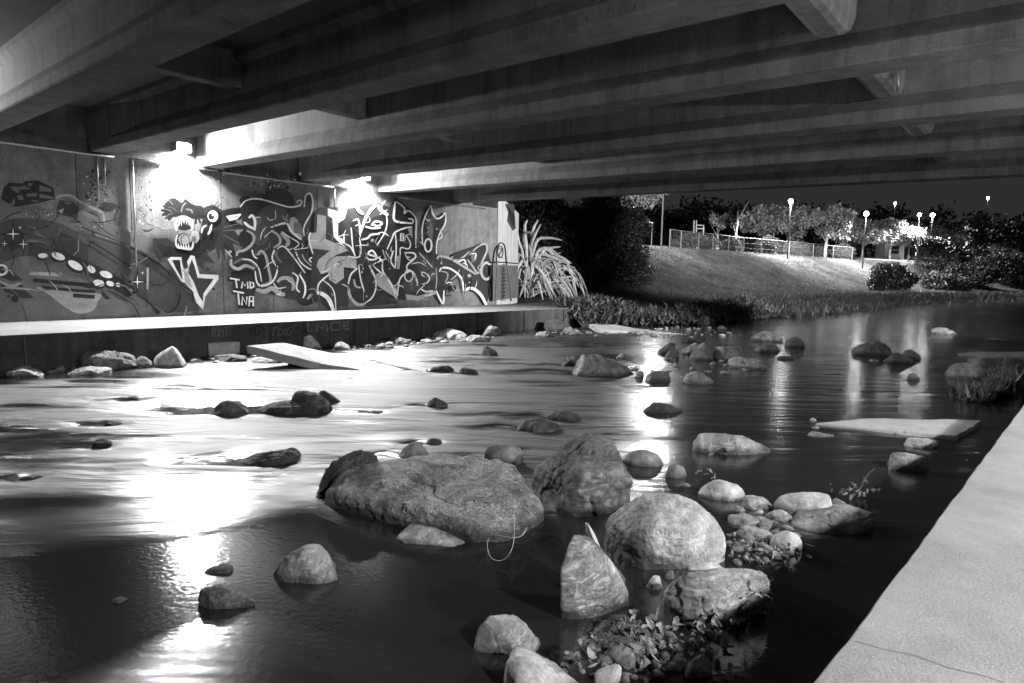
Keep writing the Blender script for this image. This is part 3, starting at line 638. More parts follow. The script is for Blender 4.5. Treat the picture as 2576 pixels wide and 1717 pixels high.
g.el('D', 590, 1170, 100, 80); g.el('K', 520, 1060, 40, 60); g.el('E', 990, 1110, 90, 60); g.el('E', 1120, 950, 70, 130, -30); g.el('E', 1160, 560, 40, 100); g.el('M', 1160, 640, 22, 90)
for c, w, q in (('W', 14, [(480, 540), (530, 535), (542, 690), (540, 850), (440, 850)]), ('W', 12, [(465, 600), (478, 760), (500, 850)]), ('W', 24, [(545, 650), (590, 520), (640, 440), (690, 395)]), ('W', 26, [(495, 380), (530, 450), (575, 480)]),
    ('W', 18, [(640, 580), (680, 545), (735, 560), (700, 585), (650, 570)]), ('W', 14, [(590, 588), (650, 605), (725, 600)]), ('W', 18, [(555, 705), (610, 690), (640, 662), (715, 655)]), ('W', 12, [(690, 755), (760, 640), (780, 540), (760, 450)]), ('W', 30, [(700, 400), (730, 450), (790, 490)]),
    ('W', 14, [(780, 790), (820, 700), (850, 640), (940, 602), (1000, 592)]), ('W', 20, [(852, 370), (842, 450), (840, 525), (880, 550), (1005, 562)]), ('W', 14, [(862, 372), (930, 425), (932, 475), (965, 450), (1030, 515), (1032, 640), (1032, 775)]), ('W', 14, [(965, 520), (1005, 530), (1005, 560)]),
    ('W', 12, [(950, 670), (985, 740), (965, 785), (900, 775), (895, 840)]), ('W', 12, [(1092, 760), (1088, 600), (1118, 490), (1165, 405)]), ('W', 14, [(1165, 405), (1178, 470), (1210, 518), (1252, 510), (1290, 468)]), ('W', 12, [(1292, 468), (1290, 560), (1242, 650), (1215, 740), (1213, 830)]),
    ('L', 20, [(1215, 880), (1240, 850), (1330, 870), (1450, 940), (1560, 1010)]), ('L', 16, [(1350, 850), (1362, 885), (1430, 870), (1500, 810)]), ('L', 16, [(1500, 840), (1570, 770), (1640, 742), (1655, 800), (1612, 900), (1580, 1000), (1530, 940), (1485, 880)]), ('W', 12, [(1395, 905), (1455, 880), (1470, 930)]),
    ('W', 16, [(1238, 985), (1262, 952), (1340, 962), (1430, 1040), (1450, 1155)]), ('W', 26, [(1458, 1150), (1520, 1130), (1595, 1180), (1650, 1275)]), ('L', 10, [(1670, 1080), (1682, 1180), (1658, 1270)]), ('W', 10, [(1062, 820), (1180, 950)]), ('L', 10, [(1210, 950), (1215, 1060), (1205, 1140)]), ('W', 10, [(1085, 1095), (1130, 1082), (1152, 1040), (1120, 1000), (1080, 988)]),
    ('W', 16, [(1210, 1150), (1240, 1220), (1272, 1262), (1278, 1150)]), ('W', 14, [(870, 1200), (888, 1060), (940, 1000), (1000, 985), (1040, 1060), (1045, 1110)]), ('W', 14, [(440, 1095), (462, 1010), (520, 955)]), ('L', 26, [(438, 1110), (455, 1200), (520, 1272), (585, 1265)]), ('W', 12, [(585, 1262), (650, 1210), (682, 1120), (670, 1020), (620, 930)]),
    ('W', 14, [(740, 890), (742, 980), (800, 1070), (862, 1180)]), ('W', 12, [(862, 1225), (800, 1065), (720, 990), (660, 930), (700, 900), (765, 875)]), ('L', 18, [(488, 1050), (505, 1112), (550, 1125)]), ('W', 12, [(530, 930), (550, 1060), (580, 1160)]), ('W', 12, [(835, 800), (812, 890), (845, 950)]), ('W', 14, [(930, 820), (1010, 822), (1028, 862), (955, 930), (962, 1000)]),
    ('W', 16, [(590, 858), (640, 882), (690, 862), (650, 800), (615, 830), (700, 860), (740, 890)]), ('W', 14, [(170, 1180), (182, 1090), (270, 1010)]), ('W', 36, [(172, 1170), (220, 1185), (270, 1230), (312, 1335)]), ('W', 10, [(220, 1060), (310, 1150), (332, 1330)]), ('W', 12, [(1068, 1130), (1120, 1160), (1180, 1150)]), ('W', 16, [(110, 640), (95, 700), (130, 830)]),
    ('W', 12, [(410, 740), (460, 770), (500, 850)]), ('L', 14, [(740, 790), (760, 850), (780, 880)]), ('L', 10, [(760, 630), (780, 670)]), ('W', 12, [(850, 640), (860, 760), (850, 960)]), ('L', 10, [(1250, 980), (1310, 1000), (1300, 1060), (1275, 1110)])):
    g.st(c, w, q)
rg = random.Random(12)                          # thin highlight and outline flicks inside the letters
for i in range(150):
    x, y = rg.uniform(-380, 1620), rg.uniform(470, 1200); a = rg.uniform(0, 6.3); l = rg.uniform(25, 75); cv = rg.uniform(-1.4, 1.4)
    if x > 1250 and y < 850: continue
    g.st(rg.choice('WWLKKM'), rg.uniform(5, 9), [(x, y), (x+l*math.cos(a), y+l*math.sin(a)), (x+l*math.cos(a)+l*math.cos(a+cv), y+l*math.sin(a)+l*math.sin(a+cv))], .8)
for i in range(26):                             # runs of paint
    x, y = rg.uniform(-300, 1600), rg.uniform(700, 1150); g.st(rg.choice('LMK'), 4, [(x, y), (x+rg.uniform(-3, 3), y+rg.uniform(40, 110))], .6, smooth=False)
g.st('W', 13, [(900, 650), (922, 650), (922, 715), (900, 715)], closed=True, smooth=False)
g.el('K', 1140, 755, 26, 50); g.ring('W', 15, 1140, 755, 30, 55); g.ring('L', 22, 1650, 980, 45, 72); g.ring('W', 11, 970, 1020, 36, 50)
g.el('M', 1540, 850, 26, 50); g.st('W', 8, [(1510, 830), (1560, 830), (1545, 880)])
for x, y, r in ((1100, 890, 10), (1115, 910, 8), (1255, 910, 9), (1500, 1020, 16), (1500, 1080, 8), (570, 960, 8), (560, 990, 9), (610, 740, 8), (650, 710, 16), (1150, 530, 8), (1135, 600, 7), (1135, 640, 6), (1215, 610, 9), (800, 960, 8), (600, 1200, 8)): g.el('L', x, y, r, r)
g.done()
# tall tag on the end pillar, and leaf shadow painted at its upper right
g = Mural('G7', WALLX-.75, 'pillar_tag_and_leaf_shadow', wall)
g.X = WALLX-.5
def ppt(x, y, _s=g):                             # lie on the flared wing wall plane
    a = np.array([WALLX+.02, 19.77]); b2 = np.array([-18.75, 23.2]); e = b2-a; nn = np.array([-e[1], e[0]]); nn /= np.linalg.norm(nn)
    if nn[0] < 0: nn = -nn
    LAYER[0] += 0; d = wray(*zn('G7', x, y)); p0 = a+nn*(.009+LAYER[0]*.00003)
    t = (nn@(p0-CAMP[:2]))/(nn@d[:2]); return CAMP+d*t
g.pt = ppt
g.st('K', 8, [(20, 1180), (35, 740), (60, 650), (80, 635), (110, 660), (122, 740), (150, 1080), (180, 1180)])
g.ring('K', 6, 72, 720, 25, 55); g.st('K', 6, [(50, 700), (90, 690), (60, 760), (95, 780)])
for y in range(850, 1160, 38): g.st('K', 6, [(60, y), (110, y-10), (75, y+18), (125, y+22)])
g.st('K', 10, [(0, 815), (120, 820), (240, 832)], 0); g.poly('M', [(0, 840), (235, 850), (240, 1150), (0, 1180)]); g.st('K', 8, [(20, 1180), (35, 860)]); g.st('K', 8, [(130, 850), (170, 1180)])
for y in range(870, 1160, 34): g.st('K', 7, [(65, y), (112, y-10), (80, y+16), (128, y+18)])
g.poly('E', [(120, 270), (200, 270), (215, 500), (190, 520), (140, 430), (150, 350)]); g.poly('K', [(140, 280), (160, 420), (195, 500), (200, 380), (170, 330)])  # shadow of leaves, put into the paint colour
g.done()
# fascia scrawls
g = Mural('G3', WOUT, 'scrawled_tag', wk)
for c, w, q in (('M', 8, [(685, 1520), (690, 1440), (725, 1450), (700, 1482), (718, 1520)]), ('M', 8, [(742, 1440), (745, 1525)]), ('M', 8, [(770, 1450), (752, 1490), (775, 1520), (792, 1480), (775, 1450)]), ('M', 8, [(800, 1432), (880, 1420)]), ('M', 8, [(825, 1430), (818, 1520)]),
    ('K', 12, [(1135, 1425), (1095, 1428), (1088, 1490), (1130, 1492), (1125, 1458)]), ('K', 12, [(1150, 1415), (1172, 1455), (1205, 1415)]), ('K', 12, [(1172, 1455), (1172, 1530)]), ('K', 12, [(1040, 1430), (1060, 1480)]),
    ('M', 8, [(1240, 1442), (1292, 1430)]), ('M', 8, [(1270, 1440), (1252, 1512)]), ('M', 8, [(1310, 1508), (1315, 1440), (1350, 1462), (1345, 1492), (1310, 1508)]), ('M', 8, [(1372, 1435), (1366, 1505)]), ('M', 8, [(1425, 1425), (1392, 1455), (1395, 1500), (1428, 1488), (1418, 1465)]),
    ('M', 8, [(1482, 1395), (1450, 1425), (1450, 1470), (1488, 1478)])):
    g.st(c, w, q, 0, smooth=len(q) > 3)
g.z = 'G4'
for q in ([(85, 1430), (90, 1508), (145, 1500)], [(165, 1515), (172, 1442), (208, 1485), (248, 1438), (256, 1508)], [(288, 1432), (368, 1428), (372, 1492), (292, 1498), (288, 1432)], [(450, 1425), (398, 1430), (402, 1490), (452, 1486)], [(400, 1458), (442, 1455)]):
    g.st('M', 20, q, 0, smooth=False)
g.done()
# ---------------------------------------------------------------- rocks
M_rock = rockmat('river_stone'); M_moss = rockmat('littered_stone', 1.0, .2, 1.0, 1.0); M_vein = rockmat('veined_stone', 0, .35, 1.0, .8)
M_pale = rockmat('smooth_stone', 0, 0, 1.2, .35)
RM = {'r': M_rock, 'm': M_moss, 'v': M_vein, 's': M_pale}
_ICO = {}
def ico(n):
    if n not in _ICO:
        bm = bmesh.new(); bmesh.ops.create_icosphere(bm, subdivisions=n, radius=1)
        _ICO[n] = (np.array([v.co[:] for v in bm.verts]), [tuple(v.index for v in f.verts) for f in bm.faces]); bm.free()
    return _ICO[n]
def hull_planes(P, c):
    bm = bmesh.new(); [bm.verts.new(tuple(p-c)) for p in P]
    bmesh.ops.convex_hull(bm, input=bm.verts[:]); bm.normal_update()
    pl = {}
    for f in bm.faces:
        n = np.array(f.normal[:]); d = float(n @ np.array(f.verts[0].co[:]))
        if d < 0: n, d = -n, -d
        if d > 1e-4: pl[tuple(np.round(n, 3))] = (n, d)
    bm.free(); return np.array([a for a, _ in pl.values()]), np.array([d for _, d in pl.values()])
RCOUNT = [0]; TONE = 1.1
def make_rock(P, label, tone, mat='r', sharp=50, rough=1.0, name='rock', group='rocks in the stream', px=40, cat='rock', wet=.075, tilt=.5):
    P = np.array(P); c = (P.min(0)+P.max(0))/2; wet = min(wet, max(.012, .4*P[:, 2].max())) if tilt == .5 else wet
    n, d = hull_planes(P, c)
    lv = 7 if px > 120 else 6 if px > 45 else 5 if px > 16 else 4
    V0, F = ico(lv)
    q = np.clip(V0 @ n.T, 0, None)/d
    r = (q**sharp).sum(1)**(-1/sharp)
    if rough > .3 and mat != 's':               # knocked-off faces
        g = np.random.RandomState(RCOUNT[0]*7+3); E = P-c
        for _ in range(16):
            a = g.randn(3); a[2] = abs(a[2])*.8; a /= np.linalg.norm(a); dd = (E@a).max()*(g.uniform(.76, .94) if px < 60 else g.uniform(.88, .98)); qn = np.clip(V0@a, 1e-6, None)/dd
            r = 1/((1/r)**90+qn**90)**(1/90)
    V = V0*r[:, None]; size = np.ptp(P[:, :2], axis=0).max(); RCOUNT[0] += 1; o = RCOUNT[0]*3.71
    sc = 1/max(size, .05); h = rough*min(size, 1.3)
    W = V+c
    cr = fbm(V*sc*3.1+o+40, 3, .5); ck = np.exp(-(cr/.035)**2)
    dsp = .055*h*fbm(V*sc*2.2+o, 3)+.040*h*fbm(V*sc*5+o+9, 4, .6, True)-.030*h*ck*(mat != 's')
    if lv >= 6: dsp += .010*h*fbm(V*sc*22+o, 3, .6)
    if mat == 'm': dsp += .016*fbm(V*[16, 16, 22]+o, 4, .65, True)
    Nrm = V0/np.linalg.norm(V0, axis=1)[:, None]
    V = V+Nrm*dsp[:, None]
    ob = link(name, mesh(name, V, F), RM[mat], smooth=True, label=label, cat=cat, group=group)
    ob.location = tuple(c)
    if group != 'rocks along the foot of the left walkway' and (c-CAMP)@CM[:, 2] > 5.6 and (c-CAMP)@HRIGHT < .16*((c-CAMP)@HFWD): WAKES.append((c, size))
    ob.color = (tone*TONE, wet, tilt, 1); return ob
def rock(label, zone, pts, tone=.22, mat='r', dk=.38, **k):
    uv = np.array([zn(zone, *p) for p in pts], float); base = uv[uv[:, 1].argmax()]
    fz = k.pop('z0', 0.0)
    B = on_z(base[0], base[1], fz); dep = (B-CAMP)@CM[:, 2]
    wid = np.ptp(uv[:, 0])/FPX*dep; hd = wid*dk; dc = dep+hd*.75
    pts3 = []; tops = []
    for u, v in uv:
        p = at_depth(u, v, dc)
        if p[2] >= fz-.002: pts3.append(p); tops.append(p)
        else:
            p = on_z(u, v, fz); pts3.append(p); pts3.append(p+[0, 0, -.18])
    T = np.array(tops) if tops else np.array(pts3); c = T.mean(0); base3 = np.array([c[0], c[1], fz])
    for p in T:
        r = p-base3; r2 = r*np.array([1, 1, 1.])
        pts3.append(base3+np.array([r[0]*.72, r[1]*.72, r[2]*.8])+HFWD*hd)
        pts3.append(base3+np.array([r[0]*.6, r[1]*.6, r[2]*.72])-HFWD*hd*.55)
        pts3.append(base3+np.array([r[0]*.95, r[1]*.95, -.16-r[2]]))
        pts3.append(base3+np.array([r[0]*.7, r[1]*.7, -.16-r[2]])+HFWD*hd)
    return make_rock(pts3, label, tone, mat, px=np.ptp(uv[:, 0])/2.515, **k)
def hero(label, zone, pz, tone, mat='r', extra=(), **k):
    P = [on_z(*zn(zone, x, y), z) for x, y, z in pz]+[np.array(e, float) for e in extra]
    uv = np.array([zn(zone, x, y) for x, y, z in pz])
    low = [p+np.array([0, 0, -.2-p[2]]) for p in P if p[2] < .12]
    return make_rock(P+low, label, tone, mat, px=np.ptp(uv[:, 0])/2.515, **k)
R = rock
# heroes -- points are (x, y, height above water)
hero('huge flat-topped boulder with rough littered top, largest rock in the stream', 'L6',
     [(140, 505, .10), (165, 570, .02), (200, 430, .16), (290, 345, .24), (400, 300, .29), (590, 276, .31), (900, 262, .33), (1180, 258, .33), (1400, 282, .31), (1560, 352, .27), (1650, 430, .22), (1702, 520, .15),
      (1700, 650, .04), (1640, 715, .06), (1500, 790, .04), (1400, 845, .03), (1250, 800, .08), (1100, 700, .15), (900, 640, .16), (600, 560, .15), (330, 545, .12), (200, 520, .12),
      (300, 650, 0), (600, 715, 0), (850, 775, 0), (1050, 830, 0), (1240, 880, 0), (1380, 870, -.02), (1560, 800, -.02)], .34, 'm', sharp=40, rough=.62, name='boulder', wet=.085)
hero('tall dark peaked boulder with a pale fractured right face', 'L6',
     [(1615, 400, .12), (1660, 340, .2), (1800, 200, .38), (1930, 100, .52), (2000, 85, .56), (2090, 88, .56), (2150, 120, .52), (2180, 180, .46), (2260, 280, .38), (2330, 400, .26), (2348, 520, .12),
      (2250, 600, .02), (2080, 645, .03), (1990, 400, .36), (2000, 620, .05), (1900, 690, -.02), (1750, 690, -.05), (1690, 580, 0), (2240, 600, -.05)], .16, 'v', sharp=30, rough=1.05, name='boulder')
hero('large round pale boulder with a dark lower left flank', 'L8',
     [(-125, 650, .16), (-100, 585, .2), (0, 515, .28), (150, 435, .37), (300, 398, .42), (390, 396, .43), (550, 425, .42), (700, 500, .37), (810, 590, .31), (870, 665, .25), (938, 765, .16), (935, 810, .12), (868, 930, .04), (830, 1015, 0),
      (780, 1035, -.03), (560, 1030, -.02), (380, 1050, -.02), (200, 1060, -.02), (60, 1000, 0), (-60, 900, .03), (-115, 770, .08), (250, 700, .31), (450, 640, .36), (600, 800, .2)], .30, 's', sharp=12, rough=.55, name='boulder', wet=.10, tilt=.24)  # dark waterline band slanted to climb the lower left flank
hero('upright pale wedge-shaped rock with a pointed top', 'N',
     [(1448, 1336, .40), (1429, 1375, .36), (1414, 1411, .33), (1411, 1457, .26), (1412, 1500, .15), (1416, 1530, .03), (1437, 1548, -.02), (1494, 1555, -.03), (1532, 1549, -.02), (1576, 1524, 0), (1586, 1499, .05), (1576, 1462, .15), (1549, 1420, .24),
      (1515, 1378, .31), (1478, 1340, .385), (1470, 1400, .33), (1508, 1470, .19), (1528, 1538, .01)], .33, 'v', sharp=70, rough=.5, name='boulder')
hero('thin pale splinter standing at the right shoulder of the upright wedge-shaped rock', 'L6', [(1995, 712, .43), (2012, 722, .43), (2062, 800, .37), (2138, 980, .24), (2112, 968, .24), (2040, 880, .3), (2000, 780, .37), (2050, 830, .36)], .42, 's', sharp=40, rough=.2)
hero('dark sliver of rock leaning behind the upright wedge-shaped rock', 'L7', [(1110, -10, .2), (1190, 60, .15), (1240, 135, .08), (1225, 200, 0), (1120, 80, .1), (1150, 20, .2), (1180, 160, .02)], .12, rough=.5)
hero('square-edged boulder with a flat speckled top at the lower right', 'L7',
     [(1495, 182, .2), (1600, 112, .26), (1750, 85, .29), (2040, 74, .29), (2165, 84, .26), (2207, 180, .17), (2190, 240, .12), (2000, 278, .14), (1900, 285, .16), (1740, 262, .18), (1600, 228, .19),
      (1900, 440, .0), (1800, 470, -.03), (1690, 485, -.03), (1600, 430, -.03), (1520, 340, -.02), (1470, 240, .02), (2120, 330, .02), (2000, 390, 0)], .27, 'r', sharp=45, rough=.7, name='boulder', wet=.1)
hero('smooth pillow-shaped pale stone beside the leafy twig', 'L8',
     [(1215, 490, .1), (1240, 450, .15), (1290, 420, .18), (1400, 408, .2), (1500, 400, .21), (1640, 400, .21), (1715, 430, .18), (1737, 510, .12), (1700, 595, .05), (1640, 638, .0), (1500, 615, .0), (1330, 565, .01), (1240, 530, .04)], .30, 's', sharp=9, rough=.4)
# near group, right
R('small bright angular stone wedged left of the square-edged boulder', 'L7', [(1368, 205), (1400, 165), (1442, 95), (1478, 130), (1490, 160), (1465, 185), (1390, 222)], .42, rough=.5)
R('small dark stone tucked between the round boulder and the square-edged one', 'L7', [(1485, 90), (1530, 62), (1565, 75), (1565, 130), (1500, 150)], .13)
R('pale flat stone resting against the foot of the round boulder', 'L7', [(1632, 62), (1680, 34), (1790, 35), (1850, 60), (1892, 78), (1760, 88), (1660, 90)], .38, 's', rough=.5)
R('pale humped rock alone near the bottom edge, left of the leaf pile', 'L7', [(212, 610), (240, 555), (285, 455), (330, 418), (420, 427), (530, 440), (600, 482), (682, 562), (655, 640), (640, 662), (500, 652), (350, 640), (235, 605)], .30, rough=.7)
R('broad pale slab of rock cut by the bottom edge of the picture', 'L7', [(435, 810), (452, 705), (500, 676), (585, 672), (700, 730), (860, 812), (1000, 880), (900, 960), (600, 960), (440, 880)], .36, 's', rough=.6)
R('long dark rock under the leaves near the bottom edge', 'L7', [(920, 572), (960, 522), (1180, 480), (1300, 482), (1395, 502), (1412, 590), (1200, 610), (1050, 595)], .16, 'm')
R('tiny pale pebble at the tip of the long dark leaf-covered rock', 'L7', [(862, 570), (880, 558), (918, 572), (915, 588), (880, 585)], .35)
R('middle dark stone in the leaf pile at the bottom', 'L7', [(1080, 642), (1150, 612), (1270, 602), (1370, 642), (1370, 722), (1330, 742), (1200, 692), (1100, 665)], .17)
R('pale flat stone at the bottom edge below the leaf pile', 'L7', [(1030, 772), (1120, 745), (1215, 716), (1195, 829), (1120, 850), (1035, 840)], .36, 's', rough=.5)
R('dark pyramid stone at the bottom edge right of the pale flat stone', 'L7', [(1188, 812), (1222, 720), (1272, 790), (1240, 840)], .14)
R('round-backed stone with a lit right side near the walkway shadow', 'L7', [(1600, 790), (1640, 685), (1740, 630), (1818, 680), (1720, 740), (1612, 805)], .26)
R('pale broad stone just behind the round boulder', 'L8', [(648, 442), (780, 362), (850, 352), (960, 376), (1005, 420), (1022, 462), (930, 505), (780, 490)], .36, 's', rough=.6)
R('lumpy pale stone between the broad stone and the pillow-shaped one', 'L8', [(948, 520), (1030, 466), (1100, 480), (1180, 486), (1236, 522), (1235, 560), (1170, 578), (1050, 572)], .34)
R('thin flat sliver stone under the lumpy pale stone', 'L8', [(915, 562), (930, 542), (985, 548), (1042, 585), (930, 584)], .22)
R('little white pebble in the stony gap', 'L8', [(1052, 592), (1140, 555), (1166, 576), (1130, 602)], .42)
R('angular grey stone in front of the pillow-shaped stone', 'L8', [(1170, 592), (1280, 548), (1340, 580), (1402, 630), (1262, 662)], .3)
R('thin wedge stone leaning on the right end of the pillow-shaped stone', 'L8', [(1735, 470), (1792, 490), (1945, 580), (1740, 602), (1690, 625)], .22)
R('wide flat rock with a pointed right end at the edge of the shadow', 'L8', [(1330, 692), (1480, 642), (1640, 650), (1760, 590), (1900, 590), (2062, 605), (1940, 697), (1750, 772), (1550, 762), (1400, 722)], .22, rough=.5)
R('oval grey stone directly right of the round boulder', 'L8', [(885, 645), (1000, 620), (1080, 626), (1162, 662), (1100, 695), (930, 705)], .26)
R('pale knobbly stone with dark underside below the oval grey one', 'L8', [(1000, 720), (1100, 700), (1200, 706), (1258, 782), (1240, 802), (1120, 775)], .32)
R('dark disc-shaped stone in the gap right of the round boulder', 'L8', [(948, 755), (1030, 735), (1070, 760), (1112, 812), (1040, 815), (970, 800)], .10, 's')
R('egg-shaped pale stone near the right end of the stony gap', 'L8', [(1215, 845), (1250, 790), (1380, 740), (1440, 760), (1475, 820), (1430, 890), (1380, 912), (1250, 892)], .34, 's', rough=.4)
R('rounded stone behind the round boulder with its reflection below', 'L3', [(1050, 1250), (1120, 1202), (1200, 1175), (1290, 1175), (1360, 1212), (1402, 1292), (1350, 1316), (1150, 1306)], .17, 's', rough=.4)
R('smaller rounded stone right of its larger twin behind the round boulder', 'L3', [(1410, 1372), (1440, 1310), (1500, 1285), (1570, 1312), (1595, 1372), (1500, 1410), (1430, 1402)], .16, 's', rough=.5)
R('flat little stone awash behind the broad pale stone', 'L3', [(1522, 1472), (1580, 1446), (1662, 1476), (1580, 1482)], .2)
R('long low pale rock lying across the dark pool', 'L3', [(1642, 1122), (1710, 1040), (1900, 1045), (2100, 1075), (2230, 1112), (2332, 1170), (2300, 1200), (2150, 1216), (1960, 1202), (1800, 1165), (1700, 1160)], .33, rough=.6, dk=.22)
R('dark mound of rock at the back left corner of the huge boulder', 'L6', [(125, 480), (150, 400), (230, 320), (330, 262), (430, 222), (520, 240), (582, 275), (560, 380), (200, 500), (140, 560)], .12, 'm', dk=.2)
R('grey cone-shaped rock poking up behind the huge boulder', 'L6', [(690, 265), (740, 205), (790, 172), (850, 178), (890, 215), (912, 262), (880, 285), (720, 285)], .17, 's', rough=.5)
R('rounded rock split by a pale left corner behind the huge boulder', 'L6', [(1295, 232), (1330, 196), (1410, 183), (1500, 190), (1566, 225), (1570, 312), (1530, 332), (1400, 290)], .15, 's', rough=.5)
R('small black stone just behind the split rounded rock', 'L6', [(1560, 217), (1600, 208), (1648, 218), (1620, 232)], .05)
R('pale half-sunk flat stone in front of the huge boulder', 'L6', [(675, 822), (700, 795), (830, 780), (950, 795), (1080, 830), (1176, 876), (1110, 902), (960, 892), (800, 852)], .34, rough=.5)
R('isolated pale round-topped rock in the dark water at lower left', 'L5', [(1790, 622), (1840, 540), (1900, 490), (2000, 460), (2080, 474), (2180, 550), (2222, 610), (2232, 682), (2100, 706), (1940, 697), (1880, 692), (1830, 645)], .33, rough=.6)
R('blunt log-like rock jutting from the bright reflection at lower left', 'L5', [(1303, 792), (1320, 745), (1440, 738), (1540, 770), (1700, 820), (1650, 850), (1450, 862), (1340, 868)], .14, 'v', dk=.25)
R('dark bird-shaped rock tip in the bright reflection at lower left', 'L5', [(1300, 630), (1390, 595), (1430, 588), (1470, 600), (1535, 592), (1520, 622), (1450, 642), (1380, 648)], .06, rough=.4)
R('low dark stone left of the bright reflection at lower left', 'L5', [(690, 822), (760, 790), (835, 792), (800, 815), (720, 832)], .06)
R('barely exposed stone tip right of the bright reflection', 'L5', [(1590, 332), (1680, 318), (1762, 335), (1650, 348)], .09)
# mid stream silhouettes
R('dome-shaped dark rock left of the dark trio in midstream', 'L1', [(1800, 880), (1830, 800), (1900, 765), (1980, 775), (2050, 840), (2102, 870), (2000, 896), (1850, 896)], .085, 's')
R('low flat dark rock at the front of the dark trio', 'L2', [(150, 828), (240, 776), (440, 775), (600, 800), (700, 850), (720, 880), (400, 885), (280, 870), (200, 852)], .05)
R('big veined boulder in the middle of the dark trio', 'L2', [(440, 772), (460, 700), (510, 658), (562, 664), (680, 720), (760, 790), (802, 842), (790, 868), (600, 868), (450, 850)], .09, 'v')
R('black leaning slab at the back of the dark trio', 'L2', [(655, 682), (700, 658), (745, 660), (820, 720), (866, 770), (800, 786), (720, 760)], .045, rough=.5)
R('small triangular black rock near the dark patch at the left edge', 'L1', [(770, 1120), (780, 1090), (832, 1078), (900, 1110), (956, 1140), (900, 1158), (778, 1165)], .03)
R('small flat stone downstream of the triangular black rock', 'L1', [(870, 956), (920, 945), (1020, 960), (980, 978), (880, 972)], .04)
R('thin stone skimming the bright water far left', 'L1', [(1060, 742), (1110, 733), (1200, 755), (1212, 764), (1110, 757)], .05)
R('small dark stone at the left edge of the picture', 'L1', [(118, 1440), (170, 1402), (240, 1390), (320, 1398), (345, 1418), (300, 1440)], .05)
R('long black rock with a raised right end left of the huge boulder', 'L2', [(0, 1270), (-40, 1262), (150, 1250), (300, 1210), (400, 1190), (430, 1222), (502, 1232), (495, 1262), (400, 1290), (230, 1300), (60, 1296)], .04)
R('pointed dark rock alone in the bright midstream', 'L2', [(1575, 797), (1600, 760), (1650, 730), (1720, 765), (1756, 795), (1660, 816), (1590, 810)], .05, 's')
R('thin dark sliver of stone in the bright midstream', 'L2', [(1065, 862), (1140, 850), (1228, 850), (1220, 864), (1150, 868)], .05)
R('small black stone with a tail of ripples behind the grey cone-shaped rock', 'L2', [(1540, 1112), (1600, 1078), (1700, 1095), (1712, 1110), (1660, 1132), (1560, 1126)], .04)
R('smooth black rock nearest the tall peaked boulder, left one of a pair', 'L3', [(165, 1002), (190, 965), (250, 955), (300, 918), (350, 920), (400, 955), (490, 962), (535, 995), (460, 1020), (300, 1022)], .04, 's')
R('smooth black rock of the pair, farther one on the right', 'L3', [(415, 890), (460, 856), (560, 840), (680, 872), (712, 910), (650, 932), (500, 912)], .045, 's')
R('dark flat-topped rock amid the streaks right of midstream', 'L3', [(1215, 822), (1310, 770), (1380, 766), (1480, 800), (1560, 840), (1540, 862), (1290, 868)], .08, 'v')
R('small dark rock ahead of the sunken slab, left of a pair', 'L2', [(1592, 502), (1650, 470), (1760, 465), (1820, 500), (1700, 518), (1600, 515)], .05)
R('small dark rock ahead of the sunken slab, right of a pair', 'L2', [(1840, 502), (1880, 480), (1960, 475), (2016, 500), (2018, 526), (1980, 540), (1870, 535)], .06)
R('pinpoint dark stone in front of the tilted concrete slab', 'L2', [(920, 570), (950, 562), (988, 572), (960, 580)], .05)
R('blocky dark rock with a lit top beyond midstream', 'L2', [(2035, 376), (2045, 290), (2110, 295), (2176, 340), (2170, 372), (2110, 384)], .15, 'v')
# left bank
GL = 'rocks along the foot of the left walkway'
R('square dark stone slab leaning at the far left edge', 'L1', [(8, 400), (120, 385), (330, 372), (352, 400), (376, 520), (200, 535), (10, 530)], .09, group=GL, rough=.4)
R('low bright rock at the far left edge in front of the leaning slab', 'L1', [(-30, 520), (110, 472), (240, 490), (370, 555), (300, 568), (100, 574), (-20, 566)], .36, group=GL)
R('small round pale stone right of the leaning slab', 'L1', [(448, 505), (480, 462), (530, 475), (542, 520), (460, 530)], .3, group=GL)
R('flat bright stone at the waterline in front of the big bank boulder', 'L1', [(530, 535), (600, 500), (840, 488), (936, 512), (930, 540), (830, 552), (560, 552)], .4, group=GL)
R('biggest bank boulder with a pale sloping top', 'L1', [(620, 432), (680, 350), (840, 340), (1040, 366), (1142, 440), (1166, 492), (900, 515), (640, 500)], .24, 'v', group=GL)
R('small pale block between the bank boulder and the pyramid rock', 'L1', [(1140, 382), (1200, 378), (1262, 420), (1292, 470), (1180, 490), (1140, 450)], .3, group=GL)
R('bright pyramid-shaped rock at the left bank', 'L1', [(1300, 412), (1330, 375), (1455, 298), (1490, 340), (1566, 460), (1540, 488), (1300, 482)], .42, 's', group=GL, rough=.5)
R('thin flat dark rock left of the tilted concrete slab', 'L1', [(1785, 387), (1950, 372), (2092, 400), (2112, 430), (1900, 440), (1790, 425)], .14, group=GL)
R('tiny bright stone under the thin flat dark rock', 'L1', [(1778, 445), (1820, 412), (1882, 446)], .42, group=GL)
R('bumpy white stone under the edge of the tilted concrete slab', 'L2', [(95, 415), (150, 392), (370, 395), (420, 430), (350, 446), (120, 446)], .42, group=GL)
R('black pebble beside the bumpy white stone', 'L2', [(400, 455), (450, 440), (530, 455), (500, 474), (430, 474)], .05, group=GL)
R('tall bright tooth-shaped rock behind the tilted concrete slab', 'L2', [(503, 292), (510, 215), (545, 168), (600, 200), (690, 300), (700, 330), (560, 310)], .42, 's', group=GL, rough=.5)
R('small bright tilted block right of the tooth-shaped rock', 'L2', [(785, 292), (810, 255), (870, 265), (942, 300), (940, 336), (870, 326), (790, 310)], .42, group=GL, rough=.4)
